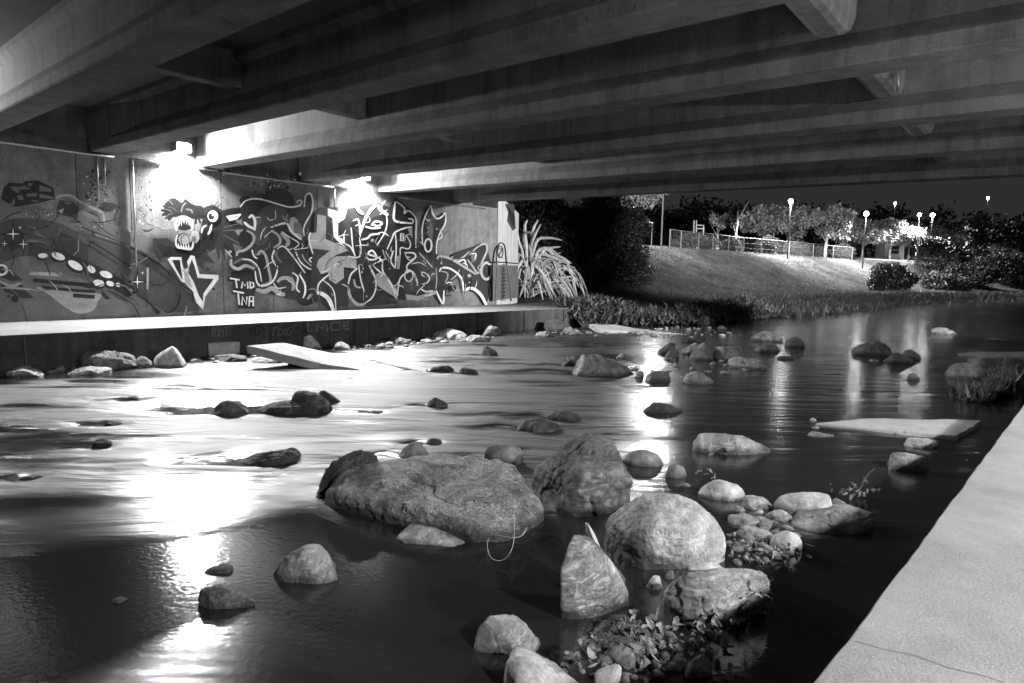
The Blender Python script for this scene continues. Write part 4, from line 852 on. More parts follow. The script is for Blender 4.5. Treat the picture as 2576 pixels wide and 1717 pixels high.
R('low rock with a pale rim left of the wide pale rock', 'L2', [(1245, 262), (1270, 230), (1360, 222), (1430, 260), (1442, 280), (1250, 276)], .2, group=GL)
R('wide pale flat-bottomed rock on the left bank', 'L2', [(1618, 217), (1660, 175), (1750, 155), (1870, 175), (1932, 215), (1890, 240), (1640, 240)], .42, 's', group=GL)
R('low stone just right of the wide pale rock', 'L2', [(1890, 242), (1960, 215), (2080, 222), (2146, 265), (1900, 266)], .3, group=GL)
R('weedy bright rock beyond the wide pale rock', 'L2', [(2025, 207), (2080, 150), (2150, 115), (2200, 150), (2202, 210), (2050, 217)], .34, 'm', group=GL)
R('pale stone in the foam by the broken footing', 'L3', [(305, 207), (360, 175), (420, 180), (482, 215), (400, 226)], .4, group=GL)
R('pale-topped rock against the bank weeds', 'L3', [(510, 205), (570, 145), (620, 138), (682, 190), (600, 202)], .3, group=GL)
R('broken block of footing at the end of the left walkway', 'L3', [(350, 152), (400, 80), (470, 70), (590, 70), (602, 130), (480, 172)], .08, group=GL, rough=.4)
R('flat rock on the far bank with a pale top', 'L3', [(1680, 122), (1685, 45), (1740, 50), (1826, 76), (1750, 126)], .26, group='rocks on the far bank')
# upper right cluster
GU = 'rocks grouped upstream right of midstream'
R('rounded rock touching the left side of the big sloping rock upstream', 'L3', [(530, 452), (560, 400), (640, 362), (700, 370), (722, 400), (660, 468), (560, 470)], .16, group=GU)
R('big sloping grey rock with a bright left edge upstream', 'L3', [(640, 520), (672, 460), (715, 375), (780, 372), (860, 382), (960, 442), (1132, 492), (1166, 540), (1000, 555), (680, 548)], .2, group=GU)
R('small upright striped stone right of the big sloping rock', 'L3', [(1165, 522), (1185, 485), (1215, 490), (1238, 540), (1200, 568)], .28, group=GU)
R('dark pebble beneath the upright striped stone', 'L3', [(1168, 590), (1200, 565), (1232, 590), (1200, 606)], .07, group=GU)
R('dark squarish rock with a mirrored underside upstream', 'L3', [(1240, 592), (1260, 520), (1330, 510), (1440, 500), (1468, 592), (1350, 602)], .12, group=GU)
R('domed grey rock right of the dark squarish rock', 'L3', [(1560, 592), (1590, 530), (1690, 505), (1780, 545), (1838, 610), (1700, 626), (1620, 622)], .2, group=GU)
R('leftmost dark rock of the upstream cluster', 'L3', [(1335, 356), (1390, 290), (1440, 262), (1500, 270), (1502, 330), (1400, 372)], .15, group=GU)
R('round brownish rock at the front left of the upstream cluster', 'L3', [(1408, 392), (1420, 345), (1490, 320), (1530, 340), (1536, 410), (1440, 412)], .18, group=GU)
R('bright striped rock in the upstream cluster', 'L3', [(1540, 342), (1600, 282), (1680, 255), (1706, 300), (1690, 362), (1600, 372)], .42, 'v', group=GU)
R('dark flat rock at the back of the upstream cluster', 'L3', [(1530, 262), (1560, 240), (1640, 238), (1700, 258), (1620, 275)], .06, group=GU)
R('wedge-shaped grey rock in the middle of the upstream cluster', 'L3', [(1600, 382), (1700, 340), (1720, 262), (1780, 300), (1832, 350), (1820, 400), (1700, 422)], .2, group=GU)
R('squarish mottled rock at the right of the upstream cluster', 'L3', [(1820, 352), (1850, 300), (1960, 290), (2062, 310), (2076, 400), (1900, 432)], .28, 'v', group=GU)
R('long pale mottled rock in front of the upstream cluster', 'L3', [(1940, 482), (1950, 410), (2080, 395), (2200, 400), (2290, 450), (2332, 495), (2150, 500)], .32, 'v', group=GU)
R('rounded rock with a pale rim behind the long mottled rock', 'L4', [(0, 352), (10, 300), (80, 278), (180, 290), (228, 346), (100, 352)], .2, group=GU)
R('ridged rock at the back right of the upstream cluster', 'L4', [(-50, 232), (50, 195), (110, 178), (200, 200), (246, 240), (220, 268), (60, 262)], .2, group=GU)
R('lone dome rock right of the upstream cluster', 'L4', [(255, 272), (270, 225), (320, 212), (380, 226), (432, 290), (300, 312)], .2, group=GU)
R('small white stone left of the upstream cluster', 'L3', [(1000, 387), (1030, 365), (1062, 355), (1076, 370), (1030, 405)], .4, group=GU)
R('sharp black wedge below the pale mottled rock', 'L4', [(170, 415), (240, 375), (320, 390), (330, 412)], .1, group=GU)
# right of the pool
GR = 'rocks in the dark pool on the right'
R('broad grey mound rock in the dark pool at right', 'L4', [(795, 377), (850, 325), (920, 310), (1010, 265), (1090, 285), (1180, 350), (1080, 386), (900, 378)], .15, group=GR)
R('smooth rock behind and right of the weedy low one in the pool', 'L4', [(1240, 342), (1320, 325), (1380, 360), (1406, 416), (1330, 402)], .18, group=GR)
R('low rough rock in front of the grey mound rock', 'L4', [(1105, 422), (1130, 375), (1220, 350), (1342, 436), (1250, 450), (1130, 447)], .18, 'm', group=GR)
R('thin pale sliver left of the low rough rock', 'L4', [(960, 418), (1000, 410), (1062, 430)], .26, group=GR)
R('striped shell-like rock right of the lamp reflection', 'L4', [(1605, 532), (1680, 480), (1760, 450), (1880, 456), (1962, 530), (1900, 576), (1750, 582), (1640, 562)], .22, 'v', group=GR)
R('faint low rock far out in the dark pool', 'L4', [(1450, 187), (1540, 150), (1650, 150), (1716, 190), (1600, 206)], .13, group=GR)
R('faint flat rock near the right edge of the picture', 'L4', [(1960, 250), (2050, 235), (2200, 265), (2050, 262)], .13, group=GR)
R('crooked little stone above the lamp reflection in the pool', 'L4', [(1285, 545), (1300, 510), (1390, 545), (1345, 586), (1300, 575)], .26, group=GR)
R('pale lumpy rock just below the sunken concrete slab at right', 'L4', [(1240, 1130), (1280, 1075), (1450, 1070), (1550, 1088), (1558, 1120), (1480, 1160), (1330, 1162)], .36, group=GR, rough=.6)
R('half-shadowed rounded rock nearest the right walkway', 'L4', [(1100, 1302), (1130, 1240), (1180, 1195), (1290, 1185), (1380, 1210), (1468, 1250), (1330, 1345), (1260, 1362), (1150, 1332)], .26, group=GR, rough=.6)
R('thin flat stone awash left of the sunken slab edge', 'L4', [(400, 1052), (480, 1025), (570, 1030), (692, 1060), (560, 1062)], .2, group=GR)
R('small pale stone at the left tip of the sunken slab', 'L4', [(455, 925), (490, 890), (522, 915), (480, 930)], .4, group=GR)
R('pebble on the pool edge beside the sunken slab tip', 'L4', [(470, 985), (510, 965), (548, 975), (545, 990), (500, 992)], .26, group=GR)

at.data.foreach_set('value', churn(WATERP).astype(np.float32))
# ---------------------------------------------------------------- broken concrete slabs
def slab(label, zone, top, thick, mat=M_slab, name='concrete_slab'):
    P = [on_z(*zn(zone, x, y), z) for x, y, z in top]; n = len(P)
    mb = MB(); V = P+[p-[0, 0, thick] for p in P]
    mb.add(V, [tuple(range(n))]+[tuple(range(n, 2*n))[::-1]]+[(i, i+n, (i+1) % n+n, (i+1) % n) for i in range(n)])
    me = mesh(name, mb.V, mb.F); bm = bmesh.new(); bm.from_mesh(me); bmesh.ops.recalc_face_normals(bm, faces=bm.faces)
    bmesh.ops.bevel(bm, geom=bm.edges[:], offset=.012, segments=2, affect='EDGES'); bmesh.ops.triangulate(bm, faces=bm.faces[:])
    for _ in range(4):
        L = [e for e in bm.edges if e.calc_length() > .25]
        if not L: break
        bmesh.ops.subdivide_edges(bm, edges=L, cuts=1); bmesh.ops.triangulate(bm, faces=bm.faces[:])
    V = np.array([v.co[:] for v in bm.verts]); dd = .022*fbm(V*3, 5); ex = .03*fbm(V*7+5, 3); ey = .03*fbm(V*7+25, 3)
    for v, q, a1, a2 in zip(bm.verts, dd, ex, ey): v.co.z += float(q); v.co.x += float(a1); v.co.y += float(a2)
    bm.to_mesh(me); bm.free()
    return link(name, me, mat, label=label, cat='concrete slab')
slab('tilted broken concrete slab sliding into the water from the left bank', 'L2', [(65, 297, .42), (385, 272, .42), (890, 378, .03), (1150, 522, -.03), (700, 445, .10)], .16)
slab('nearly sunken concrete slab edge right of the tilted slab', 'L2', [(1030, 398, .02), (1140, 400, .03), (1590, 482, .035), (1575, 522, .01), (1350, 470, .03)], .12)
slab('flat pale concrete slab at the far end of the left walkway', 'L3', [(770, 113, .2), (1010, 122, .16), (1250, 165, .05), (1600, 205, -.01), (1120, 178, .05), (830, 150, .17)], .14)
slab('large flat concrete slab awash beside the right walkway', 'L4', [(500, 945, .02), (880, 908, .05), (1300, 908, .06), (1900, 926, .06), (1700, 1060, .05), (1100, 1004, .04)], .12)
slab('distant flat concrete slab at the right edge of the picture', 'L4', [(1690, 365, .03), (1850, 348, .05), (2350, 346, .06), (2300, 385, .05), (2000, 382, .04)], .12)
blk = slab('rough footing block standing at the foot of the left walkway', 'L1', [(1750, 262, .32), (1990, 256, .32), (2030, 268, .30), (1760, 282, .30)], .4, M_slab)
# gravel between the rocks
def gravel(label, zone, poly, n, s0, s1, seed, zb=0.0):
    g = random.Random(seed); V0, F0 = ico(2); V = []; F = []; pts = [on_z(*zn(zone, x, y), zb) for x, y in poly]
    for i in range(n):
        a, b_, c_ = g.sample(pts, 3); u, v = g.random(), g.random()
        if u+v > 1: u, v = 1-u, 1-v
        p = a+(b_-a)*u+(c_-a)*v; s = s0+(s1-s0)*g.random()**2.5
        W = V0*np.array([s*g.uniform(.7, 1.3), s*g.uniform(.7, 1.3), s*g.uniform(.35, .7)]); W = W+(.3*s*fbm(V0*1.7+i*3.3, 2))[:, None]*V0
        q = g.uniform(0, 6.3); R_ = np.array([[math.cos(q), -math.sin(q), 0], [math.sin(q), math.cos(q), 0], [0, 0, 1]]); W = W@R_.T+p+[0, 0, s*.1]
        n0 = len(V); V += list(W); F += [tuple(k+n0 for k in f) for f in F0]
    o = link('gravel', mesh('gravel', V, F), M_rock, smooth=True, label=label, cat='gravel', kind='stuff'); o.color = (.24, .03, .5, 1)
gravel('loose small stones filling the gap right of the round boulder', 'L8', [(900, 650), (1250, 640), (1400, 700), (1500, 900), (1200, 990), (900, 1000), (880, 800)], 110, .012, .05, 1)
gravel('small wet stones under the leaf pile at the bottom', 'L7', [(760, 760), (1000, 600), (1400, 480), (1850, 450), (1900, 620), (1550, 780), (1200, 840)], 120, .012, .045, 2)
gravel('rubble along the foot of the left walkway', 'L1', [(0, 500), (600, 450), (1200, 430), (1900, 400), (2300, 380), (1500, 470), (700, 510), (100, 560)], 160, .03, .12, 3)
gravel('rubble along the farther foot of the left walkway', 'L2', [(700, 320), (1200, 270), (1700, 235), (2300, 225), (2000, 255), (1300, 290), (900, 345)], 120, .03, .13, 4)
gravel('scattered stones at the upstream cluster', 'L3', [(1200, 560), (1500, 400), (1900, 440), (2300, 480), (1600, 620), (1000, 560), (1350, 370)], 60, .02, .09, 5)
gravel('stones breaking the riffle by the far bank', 'L3', [(200, 200), (600, 190), (1200, 150), (1900, 130), (2200, 200), (1400, 240)], 110, .03, .14, 6)
# fishing line loop on the huge boulder
mb = MB(); pts = [(1430, 500), (1480, 540), (1515, 600), (1505, 700), (1505, 820), (1490, 910), (1450, 975), (1395, 996), (1340, 970), (1318, 900), (1330, 840), (1380, 822), (1500, 835), (1560, 820), (1595, 765)]
hz = [.26, .25, .22, .19, .14, .10, .05, .03, .03, .03, .05, .10, .12, .12, .12]
q = catmull([on_z(*zn('L6', x, y), z) for (x, y), z in zip(pts, hz)], False, 6)
mb.tube(q, .0015, 5); mb.build('fishing_line', flat('pale_cord', .55, .6), smooth=True, label='thin pale loop of line trailing off the huge boulder', cat='line')

# ---------------------------------------------------------------- fallen leaves
M_leaf = leafmat('dry_leaf', .03, .30); M_twig = flat('twig_bark', .2, .8)
def leaf_mesh(seed, s):
    """dead leaf: toothed blade, rolled along and across its midrib"""
    r = random.Random(seed); n = 7; V = []; roll = r.uniform(.8, 3.2); bend = r.uniform(-1.6, 2.2); wd = r.uniform(.35, .75)
    for i in range(n):
        t = i/(n-1); w = wd*math.sin(math.pi*min(.97, t*.9+.06))**.8*(1 if i % 2 else .72)
        a = bend*t; y = math.sin(a)/bend if abs(bend) > .05 else t; z = (1-math.cos(a))/bend if abs(bend) > .05 else 0
        for k in (-1, -.5, 0, .5, 1):
            q = k*roll*.6; V.append((w*math.sin(q)/roll*1.6+r.gauss(0, .02), y*2-1, z*1.4+w*(1-math.cos(q))*.8+r.gauss(0, .03)))
    return mesh('leaf', np.array(V)*s, [(5*i+j, 5*i+j+1, 5*i+j+6, 5*i+j+5) for i in range(n-1) for j in range(4)])
LEAFM = [leaf_mesh(i, 1.0) for i in range(8)]
for m_ in LEAFM: m_.materials.append(M_leaf)
def litter(label, zone, pts, n, size, spread, zr=(.02, .1), seed=0, twigs=2, tilt=1.0):
    r = random.Random(seed); P = [on_z(*zn(zone, x, y), z) for x, y, z in pts]; c = sum(P)/len(P)
    t = empty('leaf_litter', c, label=label, cat='fallen leaves')
    for i in range(n):
        a = r.choice(P); b2 = r.choice(P); f = r.random()*.5; p = a+(b2-a)*f
        o = bpy.data.objects.new('leaf', r.choice(LEAFM)); COL.objects.link(o); o.parent = t
        p = p+np.array([r.gauss(0, spread), r.gauss(0, spread), r.uniform(*zr)])
        o.location = tuple(p-c); s = size*r.uniform(.5, 1.25); o.scale = (s, s*r.uniform(.7, 1), s)
        o.rotation_euler = (r.gauss(0, .55*tilt), r.gauss(0, .55*tilt), r.uniform(0, 6.3))
    for i in range(twigs):
        p = r.choice(P)-c; a = r.uniform(0, 6.3); L = r.uniform(.12, .3)
        q = [p+np.array([math.cos(a)*L*k+r.gauss(0, .012), math.sin(a)*L*k+r.gauss(0, .012), .05+.05*k]) for k in (0, .35, .7, 1)]
        MB().tube(q, [.005, .004, .003, .002], 5).build('twig', M_twig, t)
litter('heap of curled leaves between the long dark rock and the walkway shadow', 'L7', [(1200, 520, .12), (1320, 540, .12), (1400, 560, .08), (1450, 600, .03), (1540, 640, 0), (1700, 600, 0), (1480, 460, 0), (1420, 520, .05)], 30, .042, .05, seed=1, twigs=6)
litter('clump of leaves caught on the lower corner of the square-edged boulder', 'L7', [(1780, 440, .03), (1840, 500, .02), (1880, 560, 0), (1800, 560, 0), (1760, 600, 0), (1950, 570, 0), (1640, 610, 0), (1850, 620, 0)], 26, .042, .05, seed=2, twigs=7)
litter('curled leaves in the bottom pile beside the pale flat stone', 'L7', [(800, 730, .02), (880, 760, .03), (980, 680, .05), (1040, 720, .03), (1000, 790, 0), (930, 740, .03)], 16, .05, .03, seed=3, twigs=3)
litter('single big pale torn leaf leaning on the middle dark stone', 'L7', [(1380, 700, .04), (1400, 740, .02)], 3, .075, .01, (.02, .05), seed=4, twigs=0, tilt=1.6)
litter('leaves scattered on the right end of the square-edged boulder', 'L7', [(2000, 260, .16), (2080, 240, .18), (2120, 280, .13), (1950, 300, .13), (2060, 370, .02), (2200, 230, .02)], 18, .034, .04, (.0, .04), seed=5, twigs=4)
litter('band of wet leaves in front of the egg-shaped pale stone', 'L8', [(880, 930, .02), (960, 980, .02), (1100, 970, .03), (1200, 960, .02), (1300, 970, .01), (1400, 950, 0), (1500, 935, 0), (1000, 840, .02), (900, 1000, .01)], 26, .042, .04, (.0, .07), seed=6, twigs=9)
litter('leaf clump clinging behind the pillow-shaped stone, under the upright twig', 'L8', [(1760, 450, .03), (1850, 460, .03), (1930, 470, .03), (2020, 460, .03), (2080, 465, .01)], 24, .042, .04, (.0, .06), seed=7, twigs=3)
litter('standing curled leaf on the tip of the upright twig', 'L8', [(1960, 370, .16), (1965, 340, .2)], 4, .04, .012, (0, .02), seed=8, twigs=0, tilt=2.2)
litter('small leaf knot standing in the water right of the rounded stones', 'L3', [(1745, 1345, .06), (1750, 1380, .02), (1800, 1410, 0), (1700, 1385, 0)], 9, .04, .02, (0, .05), seed=9, twigs=4, tilt=1.5)
litter('leaves and foam at the front of the long low pale rock', 'L3', [(1800, 1195, 0), (1860, 1195, 0), (1900, 1205, 0)], 12, .045, .05, (0, .04), seed=10, twigs=1)
litter('sodden flat leaves at the waterline right of the square-edged boulder', 'L7', [(2060, 370, 0), (2160, 240, 0), (2230, 210, 0), (1950, 450, 0)], 14, .035, .04, (0, .02), seed=11, twigs=2)
litter('dark leaves and twigs below the egg-shaped pale stone', 'L8', [(1000, 900, .01), (1250, 930, .01), (1350, 1000, 0), (1150, 1010, 0), (930, 870, .02)], 22, .038, .05, (0, .03), seed=12, twigs=8)
mb = MB(); mb.tube([on_z(*zn('L8', x, y), z) for x, y, z in ((1905, 430, .03), (1940, 380, .1), (1960, 330, .2), (2000, 280, .27), (2040, 245, .32))], [.006, .005, .004, .003, .002], 5)
mb.build('upright_twig', M_twig, label='thin twig standing up from the leaf clump by the right walkway', cat='twig')
# ---------------------------------------------------------------- vegetation
M_bushd = leafmat('dark_shrub_leaf', .012, .04); M_weed = leafmat('bank_weed_leaf', .012, .085); M_treelit = leafmat('park_tree_leaf', .05, .75)
M_bark = flat('pale_bark', .25, .8, 0, .4, 3); M_barkd = flat('dark_bark', .06, .9)
def leaves(name, clumps, n, s, mat, parent=None, seed=0, aspect=.5, up=0, shell=.55, **k):
    """clumps: (centre, radii); n leaf blades, each a folded quad"""
    r = np.random.RandomState(seed); w = np.array([a[1][0]*a[1][1]*a[1][2] for a in clumps])**.67; w /= w.sum()
    idx = r.choice(len(clumps), n, p=w); C_ = np.array([a[0] for a in clumps])[idx]; Rr = np.array([a[1] for a in clumps])[idx]
    d = r.randn(n, 3); d /= np.linalg.norm(d, axis=1)[:, None]; P = C_+d*Rr*(shell+(1-shell)*r.rand(n, 1)**.5)*(1+.12*r.randn(n, 1))
    a = r.randn(n, 3); a[:, 2] += up; a /= np.linalg.norm(a, axis=1)[:, None]; b = np.cross(a, r.randn(n, 3)); b /= np.linalg.norm(b, axis=1)[:, None]
    L = s*(.6+.8*r.rand(n, 1)); c = np.cross(a, b)
    V = np.stack([P, P+a*L*.5+b*L*aspect*.5+c*L*.08, P+a*L, P+a*L*.5-b*L*aspect*.5+c*L*.08], 1).reshape(-1, 3)
    me = bpy.data.meshes.new(name); me.vertices.add(4*n); me.vertices.foreach_set('co', V.ravel().astype(np.float32))
    me.loops.add(4*n); me.polygons.add(n); me.loops.foreach_set('vertex_index', np.arange(4*n, dtype=np.int32))
    me.polygons.foreach_set('loop_start', np.arange(0, 4*n, 4, dtype=np.int32)); me.update(calc_edges=True); me.validate()
    return link(name, me, mat, parent, **k)
def clumpset(c, R_, n, r0, seed, flat_=.8):
    r = np.random.RandomState(seed); out = []
    for i in range(n):
        d = r.randn(3); d /= np.linalg.norm(d); q = c+d*np.array(R_)*r.rand()**.4*.85; s = r0*(.6+.8*r.rand()); out.append((q, (s, s, s*flat_)))
    return out
def branchy(base, top, r, seed, n=5, spread=.5, L=.5):
    g = random.Random(seed); mb = MB(); base = np.array(base); top = np.array(top); H = np.linalg.norm(top-base)
    sp = [base+(top-base)*t+np.array([g.gauss(0, .03)*H*t, g.gauss(0, .03)*H*t, 0]) for t in (0, .25, .5, .75, 1)]
    mb.tube(sp, [r*1.3, r, r*.8, r*.6, r*.4], 7)
    for i in range(n):
        t = g.uniform(.35, .9); p = base+(top-base)*t; a = g.uniform(0, 6.28); l = H*L*g.uniform(.6, 1.1)
        d = np.array([math.cos(a)*spread, math.sin(a)*spread, .8])*l
        mb.tube([p, p+d*.5+np.array([0, 0, .0]), p+d+np.array([0, 0, l*.1])], [r*.5, r*.35, r*.15], 5)
    return mb
def tree(label, base, h, crownR, ncl, nleaf, s, mat, seed, group, trunk=None, cz=.66, r=.16, lean=(0, 0), name='tree', nbr=6, cl=.21):
    base = np.array(base, float); t = empty(name, base, label=label, cat='tree', group=group)
    top = base+np.array([lean[0], lean[1], h*.8])
    branchy(base-[0, 0, .15], top, r, seed, nbr).build('trunk', trunk or M_bark, t, smooth=True)
    c = base+np.array([lean[0], lean[1], h*cz])
    leaves('crown', clumpset(c, crownR, ncl, max(crownR)*cl, seed), int(nleaf*.8), s, mat, t, seed, .55, shell=.25)
def bush(label, zone, x, y, dep, R_, n, s, mat, seed, group=None, ncl=10, name='shrub', dz=0):
    p = atz(zone, x, y, dep); c = np.array(p); gz = max(lz(c[0], c[1]), 0); t = empty(name, (c[0], c[1], gz), label=label, cat='shrub', group=group)
    hh = c[2]-gz+R_[2]
    leaves('foliage', clumpset(c, R_, ncl, max(R_)*.38, seed)+[(np.array([c[0], c[1], gz+hh*.35]), (R_[0]*.8, R_[1]*.8, hh*.4))], n, s, mat, t, seed, .5)
    branchy((c[0], c[1], gz-.1), (c[0], c[1], gz+hh*.7), .05, seed, 5).build('stem', M_barkd, t)
# dark thicket between the bridge end and the grass slope
GB = 'dark shrubs behind the spiky plant'
bush('tall dark shrub right behind the spiky plant at the bridge end', 'D', 1235, 560, 37, (1.7, 1.5, 3.2), 9000, .14, M_bushd, 11, GB)
bush('big dark rounded tree-like shrub under the last girder', 'D', 1330, 520, 43, (2.8, 2.4, 2.6), 14000, .2, M_bushd, 12, GB, 16)
bush('dark shrub with the lit twigs at its top, right end of the thicket', 'D', 1425, 530, 46, (1.7, 1.8, 2.2), 9000, .18, M_bushd, 13, GB)
bush('low dark shrub at the foot of the thicket', 'D', 1330, 630, 38, (2.6, 1.6, 1.2), 9000, .15, M_bushd, 14, GB)
bush('dark shrub spilling onto the toe of the grass slope', 'D', 1455, 612, 43, (1.7, 1.7, 1.3), 8000, .15, M_bushd, 15, GB)
bush('dark shrub filling the top of the view behind the pillar', 'D', 1255, 490, 44, (2.6, 1.6, 2.0), 8000, .2, M_bushd, 16, GB)
bush('dark shrub against the girder in the middle of the thicket', 'D', 1395, 485, 46, (3.0, 1.6, 2.0), 8000, .2, M_bushd, 17, GB)
# spiky flax plant
fb = on_z(*zn('G7', 330, 1170), WZ); M_flax, nt_, b_ = newmat('flax_blade'); b_.inputs['Roughness'].default_value = .5
nt_.links.new(ramp(nt_, noise(nt_, tex(nt_), 6, 3), [(.3, .3), (.7, .62)]), b_.inputs['Base Color'])
oi_ = N(nt_, 'ShaderNodeObjectInfo'); nt_.links.new(mth(nt_, 'MULTIPLY', ramp(nt_, noise(nt_, tex(nt_), 6, 3), [(.3, .3), (.7, .62)]), ramp(nt_, oi_.outputs['Random'], [(0, .4), (.5, 1.0), (1, 1.3)])), b_.inputs['Base Color'])
fx = empty('flax_plant', fb, label='large spiky flax plant with long strap leaves beside the end pillar', cat='plant')
fdep = (fb-CAMP)@CM[:, 2]
def blade(pts, w, off=0):
    """strap leaf through photo points, folded along its midrib"""
    q = catmull([at_depth(*zn('G7', x, y), fdep+off+d) for x, y, d in pts], False, 4); n = len(q); V = []
    for i, p in enumerate(q):
        t = q[min(i+1, n-1)]-q[max(i-1, 0)]; t /= np.linalg.norm(t); s = np.cross(t, CM[:, 2]); s /= np.linalg.norm(s)+1e-9
        f = w*(math.sin(math.pi*min(.98, .22+.78*i/(n-1)))**.6+.02)/2
        V += [p+s*f, p-CM[:, 2]*f*.5, p-s*f]
    F = [(3*i+j, 3*i+j+1, 3*i+j+4, 3*i+j+3) for i in range(n-1) for j in (0, 1)]
    link('blade', mesh('blade', V, F), M_flax, fx)
for pts in ([(330, 1150, 0), (290, 800, -.1), (260, 640, -.2)], [(330, 1150, 0), (320, 800, -.2), (300, 570, -.3)], [(340, 1150, 0), (370, 850, -.2), (340, 650, -.4)],
            [(330, 900, 0), (290, 600, .1), (320, 540, 0), (400, 545, -.1)], [(350, 1000, 0), (370, 640, 0), (450, 460, .1)], [(350, 900, .1), (300, 520, .2), (325, 420, .2)], [(360, 900, .1), (370, 550, .2), (425, 420, .2)],
            [(350, 1000, 0), (400, 640, -.1), (520, 590, -.3), (650, 612, -.6)], [(350, 1000, 0), (420, 720, -.2), (540, 685, -.4), (635, 672, -.6)], [(350, 1050, 0), (430, 760, -.1), (580, 780, -.4), (725, 830, -.7)],
            [(350, 1050, 0), (480, 700, .1), (640, 840, -.2), (780, 940, -.5)], [(350, 1050, 0), (440, 790, -.2), (600, 880, -.5), (730, 995, -.7)], [(350, 1080, 0), (420, 820, -.3), (560, 900, -.5), (680, 1040, -.7), (760, 1160, -.8)],
            [(350, 1080, 0), (380, 860, -.3), (480, 940, -.6), (560, 1100, -.8)], [(340, 1100, 0), (300, 820, -.3), (240, 860, -.5), (210, 1010, -.6)], [(340, 1100, 0), (330, 860, -.4), (300, 1000, -.7), (300, 1150, -.8)],
            [(360, 1080, 0), (450, 880, 0), (620, 1040, -.2), (700, 1180, -.4)], [(340, 1050, 0), (260, 700, 0), (230, 560, 0), (235, 470, 0)], [(350, 1080, 0), (500, 720, .2), (600, 740, 0), (640, 725, -.2)],
            [(350, 1080, 0), (460, 980, -.5), (540, 1160, -.8)], [(350, 1090, 0), (420, 1000, -.6), (470, 1170, -.9)], [(340, 1090, 0), (310, 1000, -.6), (250, 1150, -.9)], [(350, 1000, .1), (560, 760, .3), (740, 830, .2)]):
    blade(pts, .14)
rr = random.Random(5)
for i in range(110):
    a = rr.uniform(-.3, 1); L = rr.uniform(250, 470); x1 = 340+L*math.sin(a*1.35)*1.0; lift = rr.uniform(.3, 1.15)*L*math.cos(a*.9)
    y1 = 1150-lift; dr = rr.uniform(80, 420)*abs(math.sin(a*1.35))+30; dd = rr.uniform(-.9, .7)
    blade([(340, 1150, 0), (340+(x1-340)*.45, 1150-lift*.8, dd*.4), (x1, y1, dd*.8), (x1+120*a, min(y1+dr, 1180), dd)], rr.uniform(.05, .095))
# weeds on the bank edge: countless, one mass
def band(name, label_pts, n, s, seed, up, hgt, mat, wid, aspect=.18):
    r = np.random.RandomState(seed); q = np.array(label_pts, float); seg = r.randint(0, len(q)-1, n); f = r.rand(n, 1)
    P = q[seg]*(1-f)+q[seg+1]*f; P = P+r.randn(n, 2)*wid*.4; z = np.maximum(land_z(P), .02)
    hh = hgt*(.35+.65*np.clip(.5+fbm(np.c_[P*.7, P[:, :1]*0+seed], 3), 0, 1.2))
    cl = [(np.array([P[i, 0], P[i, 1], z[i]+hh[i]*r.rand()*.8]), (.02, .02, .02)) for i in range(n)]
    C_ = np.array([c[0] for c in cl]); rs = r; a = rs.randn(n, 3)*.6; a[:, 2] = np.abs(a[:, 2])+up; a /= np.linalg.norm(a, axis=1)[:, None]
    b = np.cross(a, rs.randn(n, 3)); b /= np.linalg.norm(b, axis=1)[:, None]; L = s*(.5+rs.rand(n, 1))
    V = np.stack([C_-b*L*aspect*.5, C_+b*L*aspect*.5, C_+a*L], 1).reshape(-1, 3)
    me = bpy.data.meshes.new(name); me.vertices.add(3*n); me.vertices.foreach_set('co', V.ravel().astype(np.float32)); me.loops.add(3*n); me.polygons.add(n)
    me.loops.foreach_set('vertex_index', np.arange(3*n, dtype=np.int32)); me.polygons.foreach_set('loop_start', np.arange(0, 3*n, 3, dtype=np.int32)); me.update(calc_edges=True); me.validate()
    return link(name, me, mat, kind='stuff', label=None)
o = band('bank_weeds', [(-13.9, 20.6), (-13.3, 22.2), (-12.6, 23.4), (-11.6, 24.8), (-11.2, 26.5), (-11.1, 30), (-11.1, 34)], 15000, .22, 3, .4, .75, M_weed, .9, .35); tag(o, 'tangled leafy weeds along the water edge past the left walkway', 'weeds')
o = band('bank_grass', [(-11.3, 33), (-10.9, 43), (-10.5, 53), (-8.8, 72), (-4.5, 95), (0, 105)], 45000, .26, 4, .9, .28, leafmat('rank_grass', .008, .02), 2.0, .12); tag(o, 'rank grass along the far bank of the stream', 'grass')
o = band('slope_grass', [(-20, 30), (-22, 45), (-22, 60), (-22, 72), (-18, 88), (-12, 100)], 70000, .15, 5, .5, .03, leafmat('mown_grass', .04, .085), 12, .12); tag(o, 'dry mown grass over the sloping bank', 'grass')
o = band('pool_weeds', [(-.9, 12.5), (-.55, 14.5), (-.6, 17)], 1600, .2, 6, .8, .2, leafmat('pool_weed', .01, .05), .3, .2); tag(o, 'dark weeds at the edge of the right walkway', 'weeds')
# dark round shrubs by the water and on the right
GS = 'shrubs on the far bank'
bush('round dark shrub on the far bank in front of the bright road', 'G6', 1240, 870, 74, (2.2, 1.8, 1.05), 9000, .26, M_bushd, 21, GS, 8)
bush('smaller dark shrub left of the round dark shrub', 'G6', 1070, 890, 72, (1.2, 1.2, .6), 4000, .24, M_bushd, 22, GS, 6)
for i, (x, y, dp, R_, lab) in enumerate(((1640, 940, 84, (3, 2.5, 1.0), 'low shrub beside the water right of the round dark shrub'), (1900, 850, 90, (3.6, 3, 2.2), 'broad dark shrub below the lamp-lit foliage'),
        (2120, 790, 96, (4.6, 3, 3.8), 'tall dark shrub mass near the right edge'), (2360, 800, 100, (5, 3, 4.4), 'dark shrub cut by the right edge of the picture'), (1800, 760, 92, (2.6, 2, 1.8), 'ragged shrub under the pair of white lamps'))):
    bush(lab, 'G6', x, y, dp, R_, 9000, .34, M_bushd, 30+i, GS, 9)
